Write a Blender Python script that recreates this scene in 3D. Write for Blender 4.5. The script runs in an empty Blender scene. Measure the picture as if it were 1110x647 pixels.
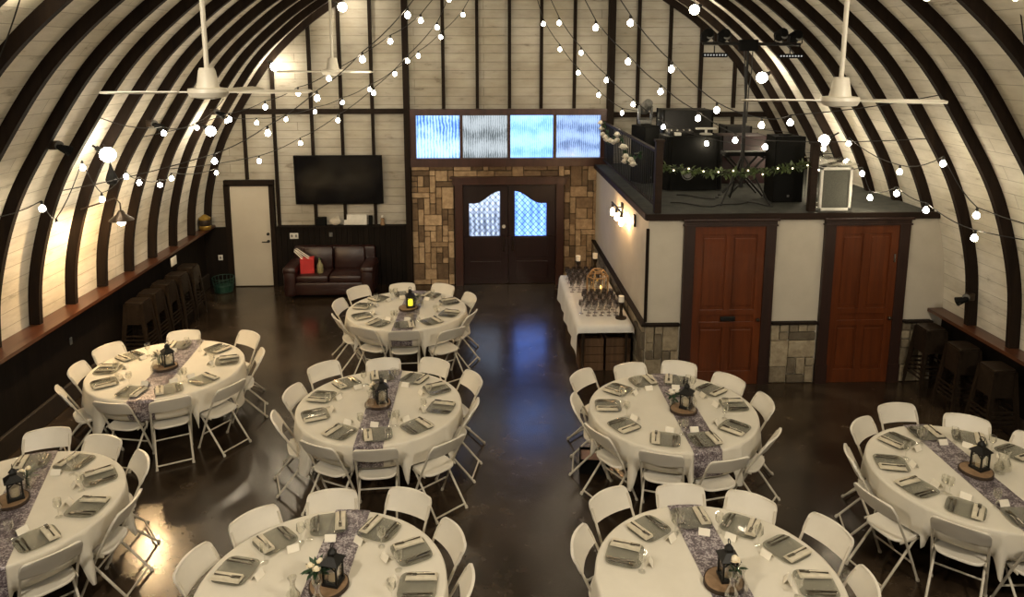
import bpy, bmesh, math, random
from mathutils import Vector, Matrix
sc = bpy.context.scene
COL = sc.collection
PI = math.pi
# ------------------------------------------------------------------ camera, world, exposure
cam_d = bpy.data.cameras.new('camera')
cam_d.sensor_fit = 'HORIZONTAL'; cam_d.sensor_width = 36.0
cam_d.lens = 36.0 * 797.6 / 1110.0
cam_d.shift_y = -(323.5 - 198.2) / 1110.0
cam_d.clip_start = 0.05; cam_d.clip_end = 200
cam = bpy.data.objects.new('camera', cam_d); COL.objects.link(cam)
cam.location = (0, 0, 4.654)
cam.rotation_euler = (PI / 2 - 0.171, 0, -0.038)
sc.camera = cam
vs = sc.view_settings
sc.display_settings.display_device = 'sRGB'
vs.view_transform = 'Standard'; vs.look = 'None'; vs.gamma = 1.0; vs.use_curve_mapping = False
vs.exposure = 0.88
sc.cycles.use_denoising = True
sc.cycles.max_bounces = 8; sc.cycles.diffuse_bounces = 4; sc.cycles.glossy_bounces = 3
sc.cycles.transparent_max_bounces = 16; sc.cycles.transmission_bounces = 4
sc.cycles.sample_clamp_indirect = 4.0
sc.cycles.caustics_reflective = False; sc.cycles.caustics_refractive = False
world = bpy.data.worlds.new('world'); sc.world = world; world.use_nodes = True
world.node_tree.nodes['Background'].inputs[0].default_value = (0.45, 0.62, 1.0, 1)
world.node_tree.nodes['Background'].inputs[1].default_value = 0.8
BULB = 54.0            # radiance of the festoon bulbs
GLOBE = 40.0
FILL_FLOOD = 400.0          # watts of each unseen flood lamp added for the tables
PANE = 0.95            # daylight behind the glass

# ------------------------------------------------------------------ materials
def nt(name):
    m = bpy.data.materials.new(name); m.use_nodes = True
    t = m.node_tree
    return m, t, t.nodes['Principled BSDF']
def node(t, kind, **kw):
    n = t.nodes.new(kind)
    for k, v in kw.items():
        if k in n.inputs: n.inputs[k].default_value = v
        else: setattr(n, k, v)
    return n
def ramp(t, fac, stops):
    r = t.nodes.new('ShaderNodeValToRGB')
    e = r.color_ramp.elements
    while len(e) < len(stops): e.new(0.5)
    for i, (p, c) in enumerate(stops):
        e[i].position = p; e[i].color = (*c, 1)
    t.links.new(fac, r.inputs[0]); return r
def bump(t, b, h, s, d=0.02):
    n = node(t, 'ShaderNodeBump'); n.inputs['Strength'].default_value = s; n.inputs['Distance'].default_value = d
    t.links.new(h, n.inputs['Height']); t.links.new(n.outputs[0], b.inputs['Normal'])
def plain(name, c, rough=0.5, metal=0.0, c2=None, scale=8.0, bmp=0.0, spec=None, coat=0.0):
    m, t, b = nt(name)
    b.inputs['Roughness'].default_value = rough; b.inputs['Metallic'].default_value = metal
    if spec is not None: b.inputs['Specular IOR Level'].default_value = spec
    if coat: b.inputs['Coat Weight'].default_value = coat
    tc = node(t, 'ShaderNodeTexCoord')
    nz = node(t, 'ShaderNodeTexNoise', Scale=scale, Detail=5.0, Roughness=0.6)
    t.links.new(tc.outputs['Object'], nz.inputs['Vector'])
    c2 = c2 or tuple(x * 0.82 for x in c)
    r = ramp(t, nz.outputs[0], [(0.32, c2), (0.66, c)])
    t.links.new(r.outputs[0], b.inputs['Base Color'])
    if bmp: bump(t, b, nz.outputs[0], bmp)
    return m
def emit(name, c, s):
    m = bpy.data.materials.new(name); m.use_nodes = True; t = m.node_tree; t.nodes.clear()
    o = node(t, 'ShaderNodeOutputMaterial'); e = node(t, 'ShaderNodeEmission')
    e.inputs[0].default_value = (*c, 1); e.inputs[1].default_value = s
    t.links.new(e.outputs[0], o.inputs[0]); return m
def glassy(name, tint=(1, 1, 1), fac=0.12, rough=0.02, edge=0.75):
    m = bpy.data.materials.new(name); m.use_nodes = True; t = m.node_tree; t.nodes.clear()
    o = node(t, 'ShaderNodeOutputMaterial'); mx = node(t, 'ShaderNodeMixShader')
    tr = node(t, 'ShaderNodeBsdfTransparent'); tr.inputs[0].default_value = (*tint, 1)
    gl = node(t, 'ShaderNodeBsdfGlossy'); gl.inputs['Roughness'].default_value = rough; gl.inputs[0].default_value = (1, 1, 1, 1)
    lw = node(t, 'ShaderNodeLayerWeight'); lw.inputs[0].default_value = 0.35
    mr = node(t, 'ShaderNodeMapRange'); mr.inputs['To Min'].default_value = fac; mr.inputs['To Max'].default_value = edge
    t.links.new(lw.outputs['Facing'], mr.inputs[0]); t.links.new(mr.outputs[0], mx.inputs[0])
    t.links.new(tr.outputs[0], mx.inputs[1]); t.links.new(gl.outputs[0], mx.inputs[2]); t.links.new(mx.outputs[0], o.inputs[0])
    return m
def boards(name, ca, cb, line, h=0.17, w=3.4, uv=True, axes=None):
    """white-washed boards: rows along u, heights along v"""
    m, t, b = nt(name)
    tc = node(t, 'ShaderNodeTexCoord')
    src = tc.outputs['UV']
    br = node(t, 'ShaderNodeTexBrick')
    br.offset = 0.37; br.inputs['Scale'].default_value = 1.0
    br.inputs['Brick Width'].default_value = w; br.inputs['Row Height'].default_value = h
    br.inputs['Mortar Size'].default_value = 0.004; br.inputs['Mortar Smooth'].default_value = 0.4
    br.inputs['Color1'].default_value = (0.35, 0.35, 0.35, 1); br.inputs['Color2'].default_value = (0.75, 0.75, 0.75, 1)
    br.inputs['Mortar'].default_value = (0, 0, 0, 1)
    t.links.new(src, br.inputs['Vector'])
    mp = node(t, 'ShaderNodeMapping'); mp.inputs['Scale'].default_value = (0.9, 3.2, 1)
    t.links.new(src, mp.inputs[0])
    nz = node(t, 'ShaderNodeTexNoise', Scale=2.2, Detail=8.0, Roughness=0.68); t.links.new(mp.outputs[0], nz.inputs['Vector'])
    n2 = node(t, 'ShaderNodeTexNoise', Scale=1.1, Detail=3.0); t.links.new(src, n2.inputs['Vector'])
    add = node(t, 'ShaderNodeMath', operation='MULTIPLY_ADD'); add.inputs[1].default_value = 0.55; t.links.new(br.outputs[0], add.inputs[0]); t.links.new(nz.outputs[0], add.inputs[2])
    r = ramp(t, add.outputs[0], [(0.50, cb), (0.95, ca)])
    st = ramp(t, nz.outputs[0], [(0.28, (0.35, 0.31, 0.25)), (0.40, (1, 1, 1))])
    mx = node(t, 'ShaderNodeMixRGB', blend_type='MULTIPLY'); mx.inputs[0].default_value = 0.8
    t.links.new(r.outputs[0], mx.inputs[1]); t.links.new(st.outputs[0], mx.inputs[2])
    st2 = ramp(t, n2.outputs[0], [(0.35, (0.78, 0.75, 0.68)), (0.6, (1, 1, 1))])
    m2 = node(t, 'ShaderNodeMixRGB', blend_type='MULTIPLY'); m2.inputs[0].default_value = 0.9
    t.links.new(mx.outputs[0], m2.inputs[1]); t.links.new(st2.outputs[0], m2.inputs[2])
    ln = node(t, 'ShaderNodeMixRGB'); ln.inputs[2].default_value = (*line, 1)
    lf = node(t, 'ShaderNodeMath', operation='MULTIPLY'); lf.inputs[1].default_value = 0.75; t.links.new(br.outputs['Fac'], lf.inputs[0])
    t.links.new(lf.outputs[0], ln.inputs[0]); t.links.new(m2.outputs[0], ln.inputs[1])
    t.links.new(ln.outputs[0], b.inputs['Base Color'])
    b.inputs['Roughness'].default_value = 0.75
    h2 = node(t, 'ShaderNodeMath', operation='MULTIPLY_ADD'); h2.inputs[1].default_value = -1.0
    t.links.new(br.outputs['Fac'], h2.inputs[0]); t.links.new(nz.outputs[0], h2.inputs[2])
    bump(t, b, h2.outputs[0], 0.6, 0.02)
    return m
def wood(name, ca, cb, rough=0.4, axis='Z', scale=5.0, coat=0.0):
    m, t, b = nt(name)
    if rough >= 0.7: b.inputs['Specular IOR Level'].default_value = 0.15
    tc = node(t, 'ShaderNodeTexCoord'); mp = node(t, 'ShaderNodeMapping')
    s = {'X': (0.15, 2, 2), 'Y': (2, 0.15, 2), 'Z': (2, 2, 0.15)}[axis]
    mp.inputs['Scale'].default_value = s
    t.links.new(tc.outputs['Object'], mp.inputs[0])
    nz = node(t, 'ShaderNodeTexNoise', Scale=scale, Detail=8.0, Roughness=0.65, Distortion=0.6); t.links.new(mp.outputs[0], nz.inputs['Vector'])
    r = ramp(t, nz.outputs[0], [(0.3, cb), (0.68, ca)])
    t.links.new(r.outputs[0], b.inputs['Base Color']); b.inputs['Roughness'].default_value = rough
    if coat: b.inputs['Coat Weight'].default_value = coat
    bump(t, b, nz.outputs[0], 0.15); return m
def stone_mat(name, stops, rough=0.85):
    m, t, b = nt(name)
    g = node(t, 'ShaderNodeNewGeometry'); tc = node(t, 'ShaderNodeTexCoord')
    nz = node(t, 'ShaderNodeTexNoise', Scale=9.0, Detail=6.0, Roughness=0.7); t.links.new(tc.outputs['Object'], nz.inputs['Vector'])
    r = ramp(t, g.outputs['Random Per Island'], stops)
    s = ramp(t, nz.outputs[0], [(0.3, (0.55, 0.5, 0.45)), (0.65, (1.1, 1.1, 1.1))])
    mx = node(t, 'ShaderNodeMixRGB', blend_type='MULTIPLY'); mx.inputs[0].default_value = 1.0
    t.links.new(r.outputs[0], mx.inputs[1]); t.links.new(s.outputs[0], mx.inputs[2])
    t.links.new(mx.outputs[0], b.inputs['Base Color']); b.inputs['Roughness'].default_value = rough
    bump(t, b, nz.outputs[0], 0.5, 0.03); return m
def floor_mat():
    m, t, b = nt('stained_concrete')
    tc = node(t, 'ShaderNodeTexCoord')
    a = node(t, 'ShaderNodeTexNoise', Scale=0.55, Detail=7.0, Roughness=0.62, Distortion=0.8); t.links.new(tc.outputs['Object'], a.inputs['Vector'])
    c = node(t, 'ShaderNodeTexNoise', Scale=3.0, Detail=8.0, Roughness=0.7); t.links.new(tc.outputs['Object'], c.inputs['Vector'])
    ad = node(t, 'ShaderNodeMath', operation='MULTIPLY_ADD'); ad.inputs[1].default_value = 0.45
    t.links.new(c.outputs[0], ad.inputs[0]); t.links.new(a.outputs[0], ad.inputs[2])
    r = ramp(t, ad.outputs[0], [(0.48, (0.010, 0.0065, 0.004)), (0.70, (0.026, 0.017, 0.0105)), (0.92, (0.070, 0.048, 0.030))])
    t.links.new(r.outputs[0], b.inputs['Base Color'])
    b.inputs['Coat Weight'].default_value = 0.5; b.inputs['Coat Roughness'].default_value = 0.2; b.inputs['Specular IOR Level'].default_value = 0.28; b.inputs['Specular Tint'].default_value = (1.0, 0.86, 0.72, 1)
    rr = ramp(t, c.outputs[0], [(0.3, (0.13,) * 3), (0.7, (0.30,) * 3)])
    t.links.new(rr.outputs[0], b.inputs['Roughness'])
    bump(t, b, c.outputs[0], 0.05); return m
def sequin_mat():
    m, t, b = nt('sequin_cloth')
    tc = node(t, 'ShaderNodeTexCoord')
    v = node(t, 'ShaderNodeTexVoronoi', Scale=95.0); t.links.new(tc.outputs['Object'], v.inputs['Vector'])
    n = node(t, 'ShaderNodeTexNoise', Scale=14.0, Detail=4.0); t.links.new(tc.outputs['Object'], n.inputs['Vector'])
    sep = node(t, 'ShaderNodeSeparateColor'); t.links.new(v.outputs['Color'], sep.inputs[0])
    ad = node(t, 'ShaderNodeMath', operation='MULTIPLY_ADD'); ad.inputs[1].default_value = 0.6
    t.links.new(sep.outputs[0], ad.inputs[0]); t.links.new(n.outputs[0], ad.inputs[2])
    r = ramp(t, ad.outputs[0], [(0.45, (0.060, 0.046, 0.056)), (0.85, (0.20, 0.165, 0.185)), (1.05, (0.46, 0.42, 0.43))])
    t.links.new(r.outputs[0], b.inputs['Base Color'])
    b.inputs['Metallic'].default_value = 0.35; b.inputs['Roughness'].default_value = 0.42
    bump(t, b, sep.outputs[1], 0.7, 0.01); return m
def plate_mat():
    m, t, b = nt('pressed_glass')
    tc = node(t, 'ShaderNodeTexCoord'); o = [n for n in t.nodes if n.type == 'OUTPUT_MATERIAL'][0]
    v = node(t, 'ShaderNodeTexVoronoi', Scale=70.0); t.links.new(tc.outputs['Object'], v.inputs['Vector'])
    r = ramp(t, v.outputs[0], [(0.0, (0.52, 0.50, 0.43)), (0.7, (0.30, 0.295, 0.25))])
    t.links.new(r.outputs[0], b.inputs['Base Color'])
    b.inputs['Roughness'].default_value = 0.16; b.inputs['Coat Weight'].default_value = 0.3; b.inputs['Metallic'].default_value = 0.15
    bump(t, b, v.outputs[0], 0.6, 0.012)
    tr = node(t, 'ShaderNodeBsdfTransparent'); tr.inputs[0].default_value = (0.90, 0.90, 0.86, 1)
    mx = node(t, 'ShaderNodeMixShader'); mx.inputs[0].default_value = 0.45
    t.links.new(tr.outputs[0], mx.inputs[1]); t.links.new(b.outputs[0], mx.inputs[2]); t.links.new(mx.outputs[0], o.inputs[0])
    return m
def pane_mat(name, ca, cb, s, freq, row=7.0):
    """ribbed glass lit by the daylight outside: fine upright flutes over broad horizontal bands"""
    m = bpy.data.materials.new(name); m.use_nodes = True; t = m.node_tree; t.nodes.clear()
    o = node(t, 'ShaderNodeOutputMaterial')
    tc = node(t, 'ShaderNodeTexCoord')
    w1 = node(t, 'ShaderNodeTexWave', Scale=freq, Distortion=4.0, Detail=3.0); w1.bands_direction = 'X'
    w2 = node(t, 'ShaderNodeTexWave', Scale=row / 18.0, Distortion=5.0, Detail=4.0); w2.bands_direction = 'Z'
    n2 = node(t, 'ShaderNodeTexNoise', Scale=4.5, Detail=7.0, Roughness=0.75)
    for x in (w1, w2, n2): t.links.new(tc.outputs['Object'], x.inputs['Vector'])
    a1 = node(t, 'ShaderNodeMath', operation='MULTIPLY_ADD'); a1.inputs[1].default_value = 0.35
    t.links.new(w1.outputs['Fac'], a1.inputs[0]); t.links.new(n2.outputs[0], a1.inputs[2])
    a2 = node(t, 'ShaderNodeMath', operation='MULTIPLY_ADD'); a2.inputs[1].default_value = 0.30
    t.links.new(w2.outputs['Fac'], a2.inputs[0]); t.links.new(a1.outputs[0], a2.inputs[2])
    r = ramp(t, a2.outputs[0], [(0.50, cb), (1.05, ca)])
    e = node(t, 'ShaderNodeEmission'); e.inputs[1].default_value = s; t.links.new(r.outputs[0], e.inputs[0])
    g = node(t, 'ShaderNodeBsdfGlossy'); g.inputs['Roughness'].default_value = 0.15; g.inputs[0].default_value = (0.5, 0.5, 0.5, 1)
    mx = node(t, 'ShaderNodeMixShader'); mx.inputs[0].default_value = 0.08
    t.links.new(e.outputs[0], mx.inputs[1]); t.links.new(g.outputs[0], mx.inputs[2]); t.links.new(mx.outputs[0], o.inputs[0])
    return m

M = {}
M['shell'] = boards('whitewashed_boards', (0.74, 0.70, 0.615), (0.52, 0.485, 0.415), (0.28, 0.25, 0.20), 0.19, 3.1)
M['backboards'] = boards('whitewashed_wall_boards', (0.45, 0.42, 0.36), (0.32, 0.295, 0.25), (0.11, 0.095, 0.07), 0.168, 3.7)
M['rib'] = wood('dark_timber', (0.017, 0.0095, 0.0055), (0.006, 0.003, 0.002), 0.75, 'Z', 4)
M['stud'] = wood('dark_stud', (0.016, 0.0095, 0.006), (0.007, 0.004, 0.0025), 0.75, 'Z', 4)
M['ledge'] = wood('red_brown_ledge', (0.095, 0.034, 0.015), (0.045, 0.015, 0.007), 0.35, 'Y', 4, 0.2)
M['darkwood'] = wood('dark_wainscot', (0.010, 0.0065, 0.0045), (0.0045, 0.003, 0.002), 0.75, 'Z', 5)
M['curb'] = plain('brown_curb', (0.030, 0.020, 0.012), 0.6, c2=(0.018, 0.012, 0.008))
M['floor'] = floor_mat()
M['stone'] = stone_mat('tan_stone', [(0.0, (0.12, 0.078, 0.044)), (0.3, (0.21, 0.14, 0.08)), (0.55, (0.34, 0.235, 0.135)), (0.8, (0.52, 0.38, 0.235)), (1.0, (0.42, 0.30, 0.18))])
M['greystone'] = stone_mat('buff_stone', [(0.0, (0.10, 0.08, 0.055)), (0.4, (0.20, 0.165, 0.11)), (0.7, (0.30, 0.25, 0.17)), (1.0, (0.38, 0.32, 0.22))])
M['mortar'] = plain('mortar', (0.06, 0.045, 0.03), 0.9)
M['redtrim'] = wood('red_brown_trim', (0.060, 0.022, 0.014), (0.030, 0.010, 0.006), 0.4, 'Z', 4)
M['frontdoor'] = wood('dark_red_door', (0.022, 0.008, 0.007), (0.011, 0.004, 0.0035), 0.35, 'Z', 4, 0.2)
M['loftdoor'] = wood('varnished_red_door', (0.125, 0.030, 0.007), (0.06, 0.014, 0.0035), 0.38, 'Z', 5, 0.25)
M['loftcase'] = wood('dark_door_casing', (0.028, 0.010, 0.006), (0.013, 0.005, 0.003), 0.5, 'Z', 5, 0.05)
M['plaster'] = plain('cream_plaster', (0.50, 0.455, 0.375), 0.7, c2=(0.45, 0.405, 0.33), scale=2.5, bmp=0.05)
M['whitedoor'] = plain('white_door_paint', (0.52, 0.475, 0.39), 0.5, c2=(0.48, 0.435, 0.355), scale=2)
M['deck'] = plain('grey_carpet', (0.042, 0.044, 0.036), 0.9, c2=(0.018, 0.019, 0.016), scale=6, bmp=0.1)
M['decktrim'] = wood('dark_deck_edge', (0.022, 0.012, 0.008), (0.010, 0.006, 0.004), 0.7, 'X', 4)
M['chair'] = plain('white_plastic', (0.70, 0.66, 0.575), 0.42, c2=(0.65, 0.61, 0.53), scale=5)
M['chairmetal'] = plain('white_powder_coat', (0.60, 0.555, 0.46), 0.38, c2=(0.53, 0.485, 0.40), scale=9)
M['cloth'] = plain('white_tablecloth', (0.68, 0.64, 0.55), 0.85, c2=(0.63, 0.59, 0.50), scale=3, bmp=0.06)
M['barcloth'] = plain('white_bar_cloth', (0.70, 0.68, 0.64), 0.85, c2=(0.62, 0.60, 0.57), scale=4, bmp=0.06)
M['sequin'] = sequin_mat()
M['plate'] = plate_mat()
M['napkin'] = plain('ivory_napkin', (0.66, 0.60, 0.47), 0.9, scale=20, c2=(0.55, 0.50, 0.39))
M['card'] = plain('white_card', (0.84, 0.79, 0.68), 0.7, c2=(0.80, 0.75, 0.64))
M['steel'] = plain('dark_cutlery', (0.22, 0.20, 0.17), 0.22, 1.0, c2=(0.12, 0.11, 0.095), scale=40)
M['glass'] = glassy('clear_glass', (0.97, 0.97, 0.95), 0.06, 0.02, 0.6)
M['barglass'] = glassy('smoky_bar_glass', (0.72, 0.70, 0.70), 0.10, 0.03, 0.8)
M['black'] = plain('black_metal', (0.009, 0.008, 0.0075), 0.5, c2=(0.005, 0.005, 0.004), spec=0.3)
M['matblack'] = plain('matt_black', (0.0065, 0.0065, 0.0062), 0.85, c2=(0.0035, 0.0035, 0.0033), spec=0.12)
M['grille'] = plain('black_grille', (0.009, 0.009, 0.0085), 0.8, c2=(0.004, 0.004, 0.004), scale=120, spec=0.12)
M['screen'] = plain('black_screen', (0.003, 0.003, 0.004), 0.12, c2=(0.002, 0.002, 0.003))
M['bark'] = plain('bark', (0.055, 0.032, 0.018), 0.9, scale=40, bmp=0.6, c2=(0.02, 0.012, 0.008))
M['slice'] = wood('cut_wood', (0.30, 0.19, 0.105), (0.19, 0.115, 0.06), 0.6, 'Z', 9)
M['wax'] = plain('ivory_wax', (0.66, 0.56, 0.38), 0.5)
M['rose'] = plain('cream_rose', (0.90, 0.82, 0.64), 0.6, c2=(0.84, 0.72, 0.50), scale=30)
M['whiterose'] = plain('white_rose', (0.84, 0.80, 0.72), 0.6, c2=(0.72, 0.66, 0.55), scale=30)
M['leaf'] = plain('dark_leaf', (0.030, 0.075, 0.030), 0.5, c2=(0.014, 0.040, 0.018), scale=25)
M['palefoliage'] = plain('silver_foliage', (0.30, 0.30, 0.24), 0.7, c2=(0.16, 0.17, 0.13), scale=25)
M['garland'] = plain('garland_leaf', (0.060, 0.085, 0.022), 0.55, c2=(0.025, 0.042, 0.012), scale=25)
M['leather'] = plain('oxblood_leather', (0.028, 0.009, 0.007), 0.36, c2=(0.016, 0.005, 0.004), scale=10, bmp=0.1)
M['red'] = plain('red_fabric', (0.52, 0.030, 0.028), 0.6, c2=(0.42, 0.02, 0.02))
M['fanwhite'] = plain('white_fan_paint', (0.60, 0.565, 0.48), 0.4, c2=(0.54, 0.50, 0.42))
M['gunmetal'] = plain('brown_steel', (0.050, 0.034, 0.022), 0.38, 0.6, c2=(0.030, 0.020, 0.013), scale=12)
M['brass'] = plain('brass', (0.62, 0.42, 0.10), 0.3, 0.9, c2=(0.45, 0.28, 0.06))
M['green'] = plain('green_plastic', (0.012, 0.055, 0.036), 0.5, c2=(0.006, 0.028, 0.018))
M['whitepaint'] = plain('white_gloss', (0.70, 0.68, 0.62), 0.45)
M['greymesh'] = plain('grey_mesh', (0.10, 0.10, 0.08), 0.8, c2=(0.06, 0.06, 0.05), scale=90)
M['plastic'] = glassy('clear_plastic', (0.85, 0.87, 0.84), 0.22, 0.12, 0.7)
M['grey'] = plain('grey_plastic', (0.15, 0.15, 0.14), 0.5, c2=(0.07, 0.07, 0.065), scale=14)
M['maroon'] = plain('maroon_case', (0.030, 0.008, 0.010), 0.5, c2=(0.016, 0.005, 0.006))
M['chrome'] = plain('chrome', (0.60, 0.58, 0.54), 0.2, 1.0)
M['cord'] = plain('black_cord', (0.010, 0.009, 0.008), 0.6)
M['crate'] = wood('old_crate_wood', (0.13, 0.075, 0.04), (0.06, 0.034, 0.02), 0.7, 'Z', 6)
M['bottle'] = plain('tan_bottle', (0.30, 0.27, 0.14), 0.4, c2=(0.16, 0.15, 0.07), scale=12)
M['goldwood'] = wood('gold_wood', (0.42, 0.25, 0.10), (0.28, 0.15, 0.06), 0.45, 'Z', 5)
M['lit'] = emit('lit_bulb', (1.0, 0.85, 0.60), BULB)
M['litglobe'] = emit('lit_globe', (1.0, 0.86, 0.64), GLOBE)
M['litbarn'] = emit('lit_barn_bulb', (1.0, 0.66, 0.32), 720)
M['litsconce'] = emit('lit_sconce_bulb', (1.0, 0.60, 0.27), 85)
M['flame'] = emit('candle_glow', (1.0, 0.52, 0.10), 5.0)
M['yellowglow'] = emit('yellow_lantern_glow', (1.0, 0.78, 0.03), 1.1)
M['led'] = emit('led_dot', (0.9, 0.9, 0.85), 0.35)
M['fairy'] = emit('fairy_light', (1.0, 0.82, 0.5), 3.0)

# ------------------------------------------------------------------ mesh helpers
def new(): return bmesh.new()
def add_box(bm, c, s, rot=None, bev=0.0):
    g = bmesh.ops.create_cube(bm, size=1.0)
    vs_ = g['verts']
    mat = Matrix.Translation(Vector(c)) @ (rot.to_4x4() if rot else Matrix.Identity(4)) @ Matrix.Diagonal((*s, 1))
    bmesh.ops.transform(bm, matrix=mat, verts=vs_)
    if bev:
        es = {e for v in vs_ for e in v.link_edges}
        bmesh.ops.bevel(bm, geom=list(es), offset=bev, segments=2, affect='EDGES', profile=0.5)
def add_tube(bm, pts, r, n=8, cap=True, closed=False):
    pts = [Vector(p) for p in pts]
    N = len(pts); rings = []
    prev = None
    for i, p in enumerate(pts):
        a = pts[(i - 1) % N] if (closed or i > 0) else p
        b = pts[(i + 1) % N] if (closed or i < N - 1) else p
        d = (b - a).normalized()
        if prev is None:
            u = d.orthogonal().normalized()
        else:
            u = prev - d * prev.dot(d)
            u = u.normalized() if u.length > 1e-6 else d.orthogonal().normalized()
        prev = u; v = d.cross(u)
        rr = r[i] if isinstance(r, (list, tuple)) else r
        rings.append([bm.verts.new(p + (u * math.cos(2 * PI * k / n) + v * math.sin(2 * PI * k / n)) * rr) for k in range(n)])
    for i in range(N if closed else N - 1):
        A, B = rings[i], rings[(i + 1) % N]
        for k in range(n): bm.faces.new((A[k], A[(k + 1) % n], B[(k + 1) % n], B[k]))
    if cap and not closed:
        bm.faces.new(rings[0][::-1]); bm.faces.new(rings[-1])
def add_lathe(bm, prof, c=(0, 0, 0), n=16, sx=1.0, sy=1.0, cap=True):
    c = Vector(c); rings = []
    for r, z in prof:
        rings.append([bm.verts.new(c + Vector((r * sx * math.cos(2 * PI * k / n), r * sy * math.sin(2 * PI * k / n), z))) for k in range(n)])
    for A, B in zip(rings, rings[1:]):
        for k in range(n): bm.faces.new((A[k], A[(k + 1) % n], B[(k + 1) % n], B[k]))
    if cap:
        bm.faces.new(rings[0][::-1]); bm.faces.new(rings[-1])
def add_prism(bm, poly, axis, a, b):
    """polygon of 2-D points extruded from a to b along axis ('x','y','z')"""
    def P(p, t):
        return {'x': (t, p[0], p[1]), 'y': (p[0], t, p[1]), 'z': (p[0], p[1], t)}[axis]
    A = [bm.verts.new(P(p, a)) for p in poly]; B = [bm.verts.new(P(p, b)) for p in poly]
    n = len(poly)
    bm.faces.new(A[::-1]); bm.faces.new(B)
    for i in range(n): bm.faces.new((A[i], A[(i + 1) % n], B[(i + 1) % n], B[i]))
def add_ball(bm, c, r, u=12, v=8, s=(1, 1, 1)):
    g = bmesh.ops.create_uvsphere(bm, u_segments=u, v_segments=v, radius=r)
    bmesh.ops.transform(bm, matrix=Matrix.Translation(Vector(c)) @ Matrix.Diagonal((*s, 1)), verts=g['verts'])
def sup(n, a, b, p, off=0.0):
    out = []
    for k in range(n):
        t = 2 * PI * k / n
        c, s = math.cos(t), math.sin(t)
        out.append((a * math.copysign(abs(c) ** (2 / p), c), b * math.copysign(abs(s) ** (2 / p), s) + off))
    return out
def obj(name, bm, mat, parent=None, loc=(0, 0, 0), rz=0.0, smooth=True, angle=40):
    bmesh.ops.recalc_face_normals(bm, faces=bm.faces[:])
    me = bpy.data.meshes.new(name); bm.to_mesh(me); bm.free()
    me.materials.append(M[mat] if isinstance(mat, str) else mat)
    if smooth:
        for p in me.polygons: p.use_smooth = True
        try: me.set_sharp_from_angle(angle=math.radians(angle))
        except Exception: pass
    o = bpy.data.objects.new(name, me); COL.objects.link(o)
    o.location = loc; o.rotation_euler = (0, 0, rz)
    if parent: o.parent = parent
    return o
def tag(o, label, cat, group=None, kind=None):
    o['label'] = label; o['category'] = cat
    if group: o['group'] = group
    if kind: o['kind'] = kind
    return o
def thing(name, label, cat, loc=(0, 0, 0), rz=0.0, group=None):
    o = bpy.data.objects.new(name, None); COL.objects.link(o)
    o.location = loc; o.rotation_euler = (0, 0, rz); o.empty_display_size = 0.1
    return tag(o, label, cat, group)
KIDS = {}
def register(root):
    KIDS[root.name] = [(c, list(c.children)) for c in root.children]
def dup(root, loc, rz=None, label=None, group=None, scale=None):
    r = root.copy(); COL.objects.link(r); r.location = loc
    if rz is not None: r.rotation_euler = (0, 0, rz)
    if label: r['label'] = label
    if group: r['group'] = group
    if scale: r.scale = scale
    for ch, gs in KIDS.get(root.name, []):
        c = ch.copy(); COL.objects.link(c); c.parent = r
        for g in gs:
            d = g.copy(); COL.objects.link(d); d.parent = c
    return r
def struct(name, bm, mat, parent=None, **kw):
    o = obj(name, bm, mat, parent, **kw)
    if not parent: o['kind'] = 'structure'
    return o
def catenary(a, b, sag, n=12):
    a, b = Vector(a), Vector(b)
    return [a.lerp(b, i / n) + Vector((0, 0, -sag * 4 * (i / n) * (1 - i / n))) for i in range(n + 1)]

# ------------------------------------------------------------------ the barn shell
CX = 0.43; YB = 14.74; YF = -3.0; YL = 9.855; ZD = 2.5
PR = [(0, 7.1), (1.4, 6.65), (2.4, 6.2), (3.25, 5.7), (3.9, 5.24), (4.6, 4.57), (5.2, 3.7), (5.62, 2.95), (5.91, 2.04), (6.0, 1.25), (6.04, 0.0)]
def cr(P, m=6):
    out = []
    for i in range(len(P) - 1):
        p0 = P[i - 1] if i > 0 else (-P[1][0], P[1][1]); p1, p2 = P[i], P[i + 1]
        p3 = P[i + 2] if i + 2 < len(P) else (2 * p2[0] - p1[0], 2 * p2[1] - p1[1])
        for k in range(m):
            t = k / m
            out.append(tuple(0.5 * (2 * b + (c - a) * t + (2 * a - 5 * b + 4 * c - d) * t * t + (3 * b - a - 3 * c + d) * t ** 3)
                             for a, b, c, d in zip(p0, p1, p2, p3)))
    out.append(P[-1]); return out
HALF = cr(PR)
def offset(curve, d):
    out = []
    for i, p in enumerate(curve):
        a = curve[max(i - 1, 0)]; b = curve[min(i + 1, len(curve) - 1)]
        tx, tz = b[0] - a[0], b[1] - a[1]
        if i == 0: tx, tz = 1, 0
        L = math.hypot(tx, tz)
        out.append((max(p[0] - tz / L * d, 0) if i else 0, p[1] + tx / L * d))
    return out
def rel_at(z):
    for a, b in zip(HALF, HALF[1:]):
        if b[1] <= z <= a[1]:
            return a[0] + (b[0] - a[0]) * (a[1] - z) / (a[1] - b[1])
    return 6.0
def z_at(rel):
    rel = abs(rel)
    for a, b in zip(HALF, HALF[1:]):
        if a[0] <= rel <= b[0]:
            return a[1] + (b[1] - a[1]) * (rel - a[0]) / max(b[0] - a[0], 1e-6)
    return 0
def taper(x, y):
    # the barn is a little narrower at its far end
    return x * (1 + (0.0048 if x < 0 else 0.002) * (YB - y))
OUT = offset(HALF, 0.06); OUT2 = offset(HALF, 0.16); INN = offset(HALF, -0.07)
def full(h): return [(-x, z) for x, z in h[::-1]] + list(h[1:])
def cut(h, lo):
    out = [p for p in h if p[1] > lo]
    a, b = out[-1], h[len(out)]
    t = (a[1] - lo) / (a[1] - b[1]); out.append((a[0] + (b[0] - a[0]) * t, lo)); return out
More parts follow.
